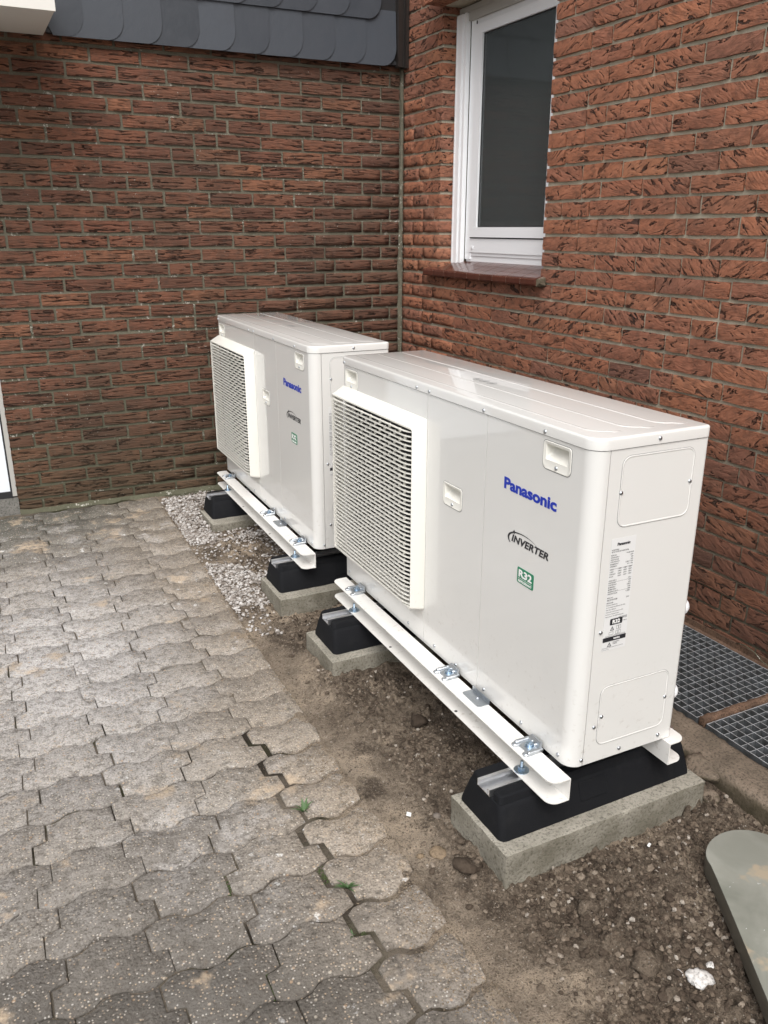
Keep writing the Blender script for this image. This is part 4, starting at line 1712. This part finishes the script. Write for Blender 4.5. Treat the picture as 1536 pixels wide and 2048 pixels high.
HPLATE = .0985, .0640   # handle plate
HANDLES = [(1.1125, .680), (.6845, .470), (.0285, .680)]
HB = .7525


def text_mesh(body, size, bold=0.0, shear=0.0, spacing=1.0, extr=.0002):
    cu = bpy.data.curves.new('t', 'FONT')
    cu.body = body
    cu.size = size
    cu.offset = bold
    cu.shear = shear
    cu.space_character = spacing
    cu.extrude = extr
    cu.resolution_u = 3
    o = bpy.data.objects.new('t', cu)
    COL.objects.link(o)
    dg = bpy.context.evaluated_depsgraph_get()
    dg.update()
    me = bpy.data.meshes.new_from_object(o.evaluated_get(dg))
    me.materials.clear()
    bpy.data.objects.remove(o)
    bpy.data.curves.remove(cu)
    return me


def fit_text(me, x0, x1, y0, y1, keep=None):
    """scale the mesh's box to the given one"""
    n = len(me.vertices)
    a = np.empty(n * 3)
    me.vertices.foreach_get('co', a)
    a = a.reshape(-1, 3)
    lo, hi = a.min(0), a.max(0)
    a[:, 0] = x0 + (a[:, 0] - lo[0]) / (hi[0] - lo[0]) * (x1 - x0)
    a[:, 1] = y0 + (a[:, 1] - lo[1]) / (hi[1] - lo[1]) * (y1 - y0)
    me.vertices.foreach_set('co', a.reshape(-1))
    me.update()
    return me


def copy_into(mb, me, fn):
    mb.add([fn(v.co) for v in me.vertices], [tuple(f.vertices) for f in me.polygons])


FRONT = lambda c: (-.0006 - c.z, -c.x, c.y)          # text plane -> front face (x -> u, y -> h)
SIDE = lambda c: (c.x, -1.2832 - .0006 - c.z, c.y)    # -> near side face (x -> v)

screw = MB().lathe([(.0048, 0), (.0046, .0014), (.0036, .0026), (.0018, .0032)], n=12)
screw_me = screw.mesh('screw')
shade_auto(screw_me, 60)


def make_pump():
    t = thing('heat_pump', 'x', 'heat pump')
    # inner carcass
    b = MB()
    b.box(.045, .300, -.006, -.590, .010, .750)
    b.box(.034, .300, -.592, -1.262, .010, .750)
    part('carcass', b, MAT['dark'], t)
    # base pan
    b = MB()
    b.loops([[PT(u, v, h) for u, v in rrect(.004, 1.279, .004, .307, .030, 5)] for h in (.003, .009)], True, True)
    part('base_pan', b, MAT['galv'], t)
    holes = [(u + .003, u + HPLATE[0] - .003, h + .003, h + HPLATE[1] - .003) for u, h in HANDLES]
    # fan panel with the far side
    b = MB()
    flat_panel(b, .020, .5878, 0, HB, [holes[2], (.030, .560, .130, .650)])
    shell(b, arc(.020, .020, .020, 270, 180)[0:] + [(0, .300)], 0, HB)
    b.add([(.5878, 0, 0), (.5878, .006, 0), (.5878, .006, HB), (.5878, 0, HB)], [(0, 1, 2, 3)])
    o = part('fan_panel', T(b), MAT['paint'], t)
    shade_auto(o.data, 30)
    b = MB()
    flat_panel(b, .5898, .8868, 0, HB, [holes[1]])
    b.add([(.5898, 0, 0), (.5898, .006, 0), (.5898, .006, HB), (.5898, 0, HB)], [(0, 1, 2, 3)])
    b.add([(.8868, 0, 0), (.8868, .006, 0), (.8868, .006, HB), (.8868, 0, HB)], [(0, 1, 2, 3)])
    part('centre_panel', T(b), MAT['paint'], t)
    b = MB()
    R_ = .034
    flat_panel(b, .8888, W_ - R_, 0, HB, [holes[0]])
    b.add([(.8888, 0, 0), (.8888, .006, 0), (.8888, .006, HB), (.8888, 0, HB)], [(0, 1, 2, 3)])
    shell(b, arc(W_ - R_, R_, R_, 270, 360, 14) + [(W_, .0385)], 0, HB)
    shell(b, [(W_, .0385), (W_ - .006, .0385)], 0, HB)
    o = part('front_corner_panel', T(b), MAT['paint'], t)
    shade_auto(o.data, 30)
    b = MB()
    shell(b, [(W_ - .006, .0402), (W_, .0402), (W_, D_ - .008)] + arc(W_ - .008, D_ - .008, .008, 0, 90, 4) + [(.010, D_), (0, D_ - .01)], 0, HB)
    o = part('side_panel', T(b), MAT['paint'], t)
    shade_auto(o.data, 30)
    # folded bottom lip, a touch proud
    b = MB()
    b.loops([[PT(u, -.0008, h) for u, h in ((.012, .0015), (W_ - .05, .0015), (W_ - .05, .030), (.012, .030))], [PT(u, -.0020, h) for u, h in ((.013, .0015), (W_ - .051, .0015), (W_ - .051, .0285), (.013, .0285))]], False, True)
    # top cover
    b = MB()
    def ring(o_, h, rr_=.036):
        return [PT(u, v, h) for u, v in rrect(-o_, W_ + o_, -o_, D_ + o_, (.022 + o_, .036 + o_, .012 + o_, .012 + o_), 8)]
    b.loops([ring(.0005, HB + .0015), ring(.0025, HB + .0016), ring(.0025, H_ - .0060), ring(.0018, H_ - .0028), ring(-.0006, H_ - .0008), ring(-.0040, H_)], False, True)
    o = part('top_cover', b, MAT['paint'], t)
    shade_auto(o.data, 40)
    # pressed ribs on the cover
    for (v0, u_end, v_end) in ((.038, 1.244, .097), (.127, 1.2455, .187), (.217, 1.244, .279)):
        path = [(.024, v0 - .002), (.40, v0), (.80, v0), (1.16, v0)] + arc(1.195, v0 + .038, .038, 270, 350, 6)[0:] + [(u_end, v_end - .02), (u_end, v_end)]
        lp = []
        n = len(path)
        for i, (u, v) in enumerate(path):
            a, c = path[max(0, i - 1)], path[min(n - 1, i + 1)]
            d = Vector((c[0] - a[0], c[1] - a[1])).normalized()
            px, py = -d.y, d.x
            hh = .0013 if 0 < i < n - 1 else 0
            lp.append([PT(u + px * w2, v + py * w2, H_ + z2) for w2, z2 in ((-.0045, 0), (-.0025, hh * .8), (0, hh), (.0025, hh * .8), (.0045, 0))])
        b = MB().loops(lp, False, False, False)
        part('pressed_rib', b, MAT['paint'], t, smooth=True)
    # printed symbols on the cover
    b = MB()
    for k, (u, v) in enumerate(((.582, .162), (.617, .162), (.654, .162))):
        lp = []
        for q in range(21):
            a = 2 * math.pi * q / 20
            lp.append([PT(u + r_q * math.cos(a), v + r_q * math.sin(a), H_ + .0004) for r_q in (.0125, .0142)])
        for a, c in zip(lp, lp[1:]):
            b.add([a[0], a[1], c[1], c[0]], [(0, 1, 2, 3)])
        for dy in (-.005, 0, .005):
            b.add([PT(u - .008, v + dy - .001, H_ + .0004), PT(u + .008, v + dy - .001, H_ + .0004), PT(u + .008, v + dy + .001, H_ + .0004), PT(u - .008, v + dy + .001, H_ + .0004)], [(0, 1, 2, 3)])
    part('printed_symbols', b, MAT['greyprint'], t)
    # handles
    for (u, h) in HANDLES:
        cu_, ch_ = u + HPLATE[0] / 2, h + HPLATE[1] / 2
        w2, h2 = HPLATE[0] / 2, HPLATE[1] / 2
        def rr4(dx, dz, v, rr_=(.014, .014, .009, .009)):
            return [(x, v, z) for x, z in rrect(-w2 + dx, w2 - dx, -h2 + dz, h2 - dz, rr_, 5)]
        inner = rrect(-.0395, .0395, -.0105, .0245, (.005, .005, .006, .006), 5)
        b = MB()
        b.loops([rr4(.0, .0, .002), rr4(.0006, .0006, -.0010), rr4(.0022, .0022, -.0018), rr4(.0048, .0048, -.0008),
                 [(x, -.0004, z) for x, z in inner], [(x, .003, z) for x, z in rrect(-.0385, .0385, -.0095, .0238, .005, 5)],
                 [(x, .026, z) for x, z in rrect(-.0340, .0340, .0130, .0225, .004, 5)]], False, True)
        b.v = [PT(p[0] + cu_, p[1], p[2] + ch_) for p in b.v]
        o = part('carry_handle', b, MAT['paint_plastic'], t)
        shade_auto(o.data, 35)
        s_ = link('screw', screw_me, MAT['zinc'], o, loc=PT(cu_, -.0008, h + .0095), rot=(0, -math.pi / 2, 0))
        b = MB()
        b.loops([[PT(x + cu_, -.0003, z + ch_) for x, z in rrect(-w2 - .0011, w2 + .0011, -h2 - .0011, h2 + .0011, (.015, .015, .010, .010), 5)],
                 [PT(x + cu_, -.0004, z + ch_) for x, z in rrect(-w2 + .0005, w2 - .0005, -h2 + .0005, h2 - .0005, (.014, .014, .009, .009), 5)]])
        part('handle_gap_line', b, MAT['greyprint'], o)  # flat grey ring on the panel, painted for the shaded gap round the plate
    # grille: surround
    b = MB()
    back = [(.006, .103), (.5895, .103), (.5895, .683), (.006, .683)]
    fr_ = [(.010, .113), (.5855, .113), (.5855, .660), (.010, .660)]
    i_f = [(.014, .119), (.5825, .119), (.5825, .6545), (.014, .6545)]
    def soft(pts, v, r=.006):
        us = [p[0] for p in pts]
        hs2 = [p[1] for p in pts]
        return [(x, v, z) for x, z in rrect(min(us), max(us), min(hs2), max(hs2), r, 4)]
    b.loops([soft(back, -.0005, .012), soft(back, -.003, .012), soft(fr_, -.0430, .010), soft([(.011, .114), (.5845, .114), (.5845, .659), (.011, .659)], -.0452, .009), soft(i_f, -.0452, .005), soft(i_f, -.004, .005)], False, False)
    b.v = [PT(*p) for p in b.v]
    gsur = part('grille', b, MAT['paint_plastic'], t)
    shade_auto(gsur.data, 32)
    # bars
    path = []
    U0, U1 = .0065, .5835
    for k in range(9):
        a = k / 8
        path.append((U0 + .050 * (1 - math.cos(a * math.pi / 2)), -.018 - .0335 * math.sin(a * math.pi / 2)))
    path2 = []
    for k in range(9):
        a = 1 - k / 8
        path2.append((U1 - .060 * (1 - math.cos(a * math.pi / 2)), -.022 - .0295 * math.sin(a * math.pi / 2)))
    full = path + path2
    lp = []
    n = len(full)
    for i, (u, v) in enumerate(full):
        a, c = full[max(0, i - 1)], full[min(n - 1, i + 1)]
        d = Vector((c[0] - a[0], c[1] - a[1])).normalized()
        nx, ny = -d.y, d.x          # inward normal (towards +v)
        if ny < 0 and abs(ny) > .01: nx, ny = -nx, -ny
        w2 = .0070
        lp.append([PT(u, v, -.0016), PT(u, v, .0012), PT(u + nx * w2, v + ny * w2, .0010), PT(u + nx * w2, v + ny * w2, -.0010)])
    bar_me = MB().loops(lp, True, True).mesh('grille_bar')
    shade_auto(bar_me, 40)
    hz = []
    h = .1250
    while h < .652:
        hz.append(h)
        h += .01335
    for h in hz:
        link('grille_bar', bar_me, MAT['paint_plastic'], gsur, loc=(0, 0, h))
    b = MB()
    for k, (h, h2) in enumerate(zip(hz, hz[1:])):
        u = .048 + (.0325 if k % 2 else 0)
        while u < .56:
            b.box(u - .0014, u + .0014, -.044, -.037, h, h2)
            u += .065
    o = part('grille_tie', T(b), MAT['paint_plastic'], gsur)
    o['kind'] = 'stuff'
    # fan behind the grille
    b = MB()
    b.lathe([(.045, 0), (.045, .02), (.03, .028)], o=(.040, -.295, .39), ax=(-1, 0, 0), n=16)
    for k in range(3):
        a0 = k * 2.094
        lpf = []
        for rr_ in (.04, .12, .2, .24):
            row = []
            for q in range(6):
                a = a0 + (q / 5) * (.9 + rr_)
                row.append((.030 - q * .004 + .0, -.295 + rr_ * math.cos(a), .39 + rr_ * math.sin(a)))
            lpf.append(row)
        b.loops(lpf, False, False, False)
    part('fan', b, MAT['dark'], t, smooth=True)
    # knock-out covers on the side
    for nm, (v0, v1, h0, h1) in (('upper', (.0725, .2735, .5805, .7365)), ('lower', (.0735, .2785, .0425, .1965))):
        b = MB()
        def S4(d, o_, rr_):
            return [(x, -W_ - o_, z) for x, z in rrect(v0 + d, v1 - d, h0 + d, h1 - d, rr_, 5)]
        b.loops([S4(0, .0002, .022), S4(.0004, .0014, .0216), S4(.0024, .0016, .0196), S4(.0042, .0007, .018)], False, True)
        o = part('access_cover', b, MAT['paint'], t)
        b = MB().loops([[(x, -W_ - .0003, z) for x, z in rrect(v0 - .0010, v1 + .0010, h0 - .0010, h1 + .0010, .023, 5)], [(x, -W_ - .0003, z) for x, z in rrect(v0, v1, h0, h1, .022, 5)]])
        part('cover_gap_line', b, MAT['greyprint'], o)  # grey outline laid flat, stands for the shade in the cover's seam
    # screws
    for u, h in ((.0253, .7615), (.5297, .7615), (.6012, .7615), (.872, .7615), (1.1177, .7615)):
        link('screw', screw_me, MAT['zinc'], t, loc=PT(u, -.0025, h), rot=(0, -math.pi / 2, 0))
    for u, h in ((.0411, .0205), (.4906, .0195), (.6556, .0185), (.7772, .018), (.9222, .0175), (1.0938, .016), (1.2417, .0165)):
        link('screw', screw_me, MAT['zinc'], t, loc=PT(u, 0, h), rot=(0, -math.pi / 2, 0))
    for v, h in ((.0756, .658), (.2669, .659), (.0564, .3392), (.0824, .1193), (.2737, .121), (.0631, .0965), (.2669, .0168), (.1462, .0159), (.0345, .0165)):
        link('screw', screw_me, MAT['zinc'], t, loc=(v, -W_ - .0004, h), rot=(math.pi / 2, 0, 0))
    link('screw', screw_me, MAT['zinc'], t, loc=(.1656, -W_ - .0025, .7661), rot=(math.pi / 2, 0, 0))
    # lettering
    me = fit_text(text_mesh('Panasonic', .04, .0015, 0, .99), .9705, 1.1725, .5925, .6217)
    b = MB()
    copy_into(b, me, FRONT)
    link('maker_lettering', b.mesh('maker_lettering', False, False), MAT['blue'], t)
    me = fit_text(text_mesh('INVERTER', .03, .0010, .22, 1.04), 1.0120, 1.1565, .4715, .4900)
    b = MB()
    copy_into(b, me, FRONT)
    # swoosh: two tapering arcs with a small star
    cu_, ch_ = 1.052, .4790
    sw = []
    N = 26
    for k in range(N + 1):
        a = math.radians(215 - 190 * k / N)
        ex, ey = .0560, .0225
        wdt = .0046 * max(.06, math.sin(math.pi * min(1, (k + 3) / (N * .62 + 3))) if k < N * .3 else (1 - (k - N * .3) / (N * .7)) * .98)
        xo = cu_ + ex * math.cos(a) + (.012 if k > N * .5 else 0) * (k - N * .5) / (N * .5)
        yo = ch_ + ey * math.sin(a)
        sw.append(((xo, yo), (xo - math.cos(a) * wdt * 1.4, yo - math.sin(a) * wdt)))
    for (a, c), (e, g) in zip(sw, sw[1:]):
        b.add([(-.0008, -p[0], p[1]) for p in (a, c, g, e)], [(0, 1, 2, 3)])
    b.add([(-.0009, -p[0], p[1]) for p in ((1.0215, .5030), (1.0250, .4990), (1.0290, .4975), (1.0250, .4955), (1.0225, .4915), (1.0200, .4955), (1.0160, .4975), (1.0195, .4995))], [tuple(range(8))])
    link('inverter_lettering', b.mesh('inverter_lettering', False, False), MAT['black'], t)
    # green badge
    b = MB().loops([[PT(u, v, h) for u, h in rrect(1.0432, 1.1078, .3785, .4180, .004, 4)] for v in (0, -.0008)], False, True)
    bad = part('badge', b, MAT['green'], t)
    b = MB()
    copy_into(b, fit_text(text_mesh('R32', .03, .0010), 1.0495, 1.1015, .3945, .4135), lambda c: (-.0012 - c.z, -c.x, c.y))
    copy_into(b, fit_text(text_mesh('REFRIGERANT', .01, .00015), 1.0490, 1.1020, .3815, .3875), lambda c: (-.0012 - c.z, -c.x, c.y))
    b.add([PT(1.0485, -.0012, .3905), PT(1.1025, -.0012, .3905), PT(1.1025, -.0012, .3915), PT(1.0485, -.0012, .3915)], [(0, 1, 2, 3)])
    link('badge_print', b.mesh('badge_print', False, False), MAT['white'], bad)
    # rating label
    v0, v1, h0, h1 = .0632, .1305, .2900, .5570
    b = MB().loops([[(x, -W_ - o_, z) for x, z in rrect(v0, v1, h0, h1, .001, 2)] for o_ in (.0003, .0006)], False, True)
    lab = part('rating_label', b, MAT['label'], t)
    S2 = lambda c: (c.x, -W_ - .0009 - c.z, c.y)
    b = MB()
    copy_into(b, fit_text(text_mesh('Panasonic', .03, .0012), .080, .115, .5400, .5470), S2)
    def ln(txt, x0, x1, y, hgt=.0030):
        copy_into(b, fit_text(text_mesh(txt, .01, .0001, extr=0), x0, x1, y, y + hgt), S2)
    ln('INDOOR/OUTDOOR', v0 + .002, .085, .5300)
    ln('AIR-TO-WATER HEATPUMP SYSTEM', v0 + .002, .112, .5255)
    y = .5180
    for txt, val in (('MODEL NO.', 'WH-MDC05J3E5'), ('POWER SUPPLY 1', '230V~'), ('RATED VOLTAGE', '230V'), ('RATED FREQUENCY', '50Hz'), ('MAXIMUM INPUT', '2.59kW 12.0A'), ('REFRIGERANT', 'R32 1.3kg')):
        ln(txt, v0 + .002, v0 + .002 + .0017 * len(txt), y)
        ln(val, v1 - .003 - .0017 * len(val), v1 - .003, y)
        y -= .0052
    y -= .002
    for txt in ('CAPACITY', 'CURRENT', 'POWER INPUT', 'EER COP'):
        ln(txt, v0 + .002, v0 + .002 + .0015 * len(txt), y)
        for xx, val in ((.088, '5.00kW'), (.103, '4.50kW'), (.117, '5.00kW')):
            ln(val, xx, xx + .0095, y)
        y -= .0055
    y -= .004
    for txt, val in (('POWER SUPPLY 2', '230V~'), ('RATED VOLTAGE', '230V'), ('RATED FREQUENCY', '50Hz'), ('MAXIMUM INPUT', '3.00kW'), ('MAXIMUM CURRENT', '13.0A'), ('REFRIGERANT CIRCUIT', 'IPX4'), ('OPERATING PRESSURE', '4.15MPa')):
        ln(txt, v0 + .002, v0 + .002 + .0015 * len(txt), y)
        ln(val, v1 - .003 - .0017 * len(val), v1 - .003, y)
        y -= .0052
    y -= .004
    ln('SERIAL NO.', v0 + .002, .082, y)
    y -= .0060
    ln('3622701978', v0 + .002, .094, y, .0040)
    ln('2022', .119, .127, y)
    y -= .0065
    for txt in ('MANUFACTURER', 'Panasonic Appliances', 'Air-Conditioning Malaysia Sdn. Bhd.', 'Shah Alam Malaysia', 'Authorised representative in EU', 'Panasonic Testing Centre', 'Hagenauerstr. 43, 65203 Wiesbaden'):
        ln(txt, v0 + .002, v0 + .002 + .00155 * len(txt), y)
        y -= .0056
    ln('CE 0035', .103, .127, y - .003, .0055)
    ln('Made in Malaysia', .108, .128, y - .011)
    for (a0, a1, c0, c1) in ((v0 + .002, v1 - .002, .4870, .4874), (v0 + .002, v1 - .002, .4560, .4564), (.094, v1 - .002, .4330, .4334)):
        b.add([(a0, -W_ - .0009, c0), (a1, -W_ - .0009, c0), (a1, -W_ - .0009, c1), (a0, -W_ - .0009, c1)], [(0, 1, 2, 3)])
    # black panels
    def rect(a0, a1, c0, c1, o_=.0009, rr_=.001):
        pts = rrect(a0, a1, c0, c1, rr_, 2)
        b.add([(x, -W_ - o_, z) for x, z in pts], [tuple(range(len(pts)))])
    rect(.080, .115, .3515, .3670, rr_=.002)
    rect(v0 + .0012, v1 - .0012, .3120, .3230)
    def outline_tri(cx_, cz_, s_):
        pts = [(cx_ - s_, cz_), (cx_ + s_, cz_), (cx_, cz_ + s_ * 1.75)]
        ins = [(cx_ - s_ * .62, cz_ + s_ * .22), (cx_ + s_ * .62, cz_ + s_ * .22), (cx_, cz_ + s_ * 1.32)]
        for i in range(3):
            j = (i + 1) % 3
            b.add([(p[0], -W_ - .0009, p[1]) for p in (pts[i], pts[j], ins[j], ins[i])], [(0, 1, 2, 3)])
        rect(cx_ - s_ * .12, cx_ + s_ * .12, cz_ + s_ * .35, cz_ + s_ * .95, rr_=.0003)
    outline_tri(.0880, .3380, .0060)
    outline_tri(.0840, .2990, .0062)
    for (a0, a1, c0, c1) in ((.100, .106, .339, .348), (.1065, .1125, .339, .348), (.080, .092, .328, .335), (.099, .1055, .327, .336), (.106, .1125, .327, .336)):
        for e in ((a0, a1, c0, c0 + .0006), (a0, a1, c1 - .0006, c1), (a0, a0 + .0006, c0, c1), (a1 - .0006, a1, c0, c1)):
            b.add([(e[0], -W_ - .0009, e[2]), (e[1], -W_ - .0009, e[2]), (e[1], -W_ - .0009, e[3]), (e[0], -W_ - .0009, e[3])], [(0, 1, 2, 3)])
    ln('THIS PRODUCT CONTAINS FLUORINATED', v0 + .006, .127, .3240, .0022)
    ln('R32 GAS REFRIGERANT', .094, .112, .3070, .0026)
    ln('FLAMMABLE', .094, .106, .3030, .0026)
    ln('Read safety instructions before operation', v0 + .002, .124, .2955, .0024)
    ln('Keep for reference', v0 + .002, .084, .2915, .0020)
    link('label_print', b.mesh('label_print', False, False), MAT['black'], lab)
    b = MB()
    copy_into(b, fit_text(text_mesh('R32', .03, .0010), .087, .108, .3545, .3640), lambda c: (c.x, -W_ - .0012 - c.z, c.y))
    copy_into(b, fit_text(text_mesh('WARNING', .01, .0002), .094, .112, .3155, .3195), lambda c: (c.x, -W_ - .0012 - c.z, c.y))
    link('label_reverse_print', b.mesh('label_reverse_print', False, False), MAT['white'], lab)
    # pipe stubs at the back
    for h in (.335, .108):
        b = MB().lathe([(.022, 0), (.022, .016), (.018, .024), (.009, .0262)], o=(.3105, -1.250, h), ax=(1, 0, 0), n=20)
        part('pipe_cap', b, MAT['upvc'], t, smooth=False)
        shade_auto(bpy.data.meshes[-1], 30) if False else None
    # feet clamps and the galvanised bracket
    for u in (.162, .784, 1.168):
        c_ = link('clamp', cl_me, MAT['zinc'], t, loc=PT(u, -.021, -.0020))
        link('clamp_nut', cn_me, MAT['zinc_blue'], c_, loc=(-.006, 0, 0))
    b = MB()
    pts = rrect(-.045, -.008, -.9665, -.8835, (.008, .003, .003, .008), 4)
    b.loops([[(x, y, -.0019) for x, y in pts], [(x, y, -.0005) for x, y in pts]], True, True)
    b.box(-.010, -.0085, -.8835, -.9665, -.0005, .0110)
    part('bracket', b, MAT['galv'], t)
    link('screw', screw_me, MAT['zinc'], t, loc=(-.022, -.927, -.0004), rot=(0, 0, 0))
    return t


def copy_tree(o, parent=None):
    c = o.copy()
    COL.objects.link(c)
    c.parent = parent
    for chd in list(o.children):
        copy_tree(chd, c)
    return c


GP = 'white outdoor heat pump units in front of the red brick wall'
pump = make_pump()
pump['group'] = GP
pump.location = (-1.1207, -1.7233, .1906)
pump.rotation_euler = (0, 0, -.00482)
pump['label'] = 'near white heat pump unit, its side panel with the printed rating label facing the camera'
pump2 = copy_tree(pump)
pump2.location = (-1.1170, -.1916, .1906)
pump2.rotation_euler = (0, 0, -.01295)
pump2['label'] = 'far white heat pump unit in the corner, partly hidden by the nearer one'

for (ox, oy, th, nm) in ((-1.1207, -1.7233, -.00482, 'near'), (-1.1170, -.1916, -.01295, 'far')):
    rail('front rail under the %s heat pump, with zinc clamps on top and bolts inside' % nm, ox, oy, th, -.012, -.066, -.035, -1.308,
         [(-.056, -.478), (-.058, -.880)], [(-.050, -.189), (-.048, -1.171)], True)
    rail('back rail under the %s heat pump, on the side of the red brick wall' % nm, ox, oy, th, .286, .340, -.035, -1.308,
         [], [(.325, -.189), (.325, -1.171)], False)
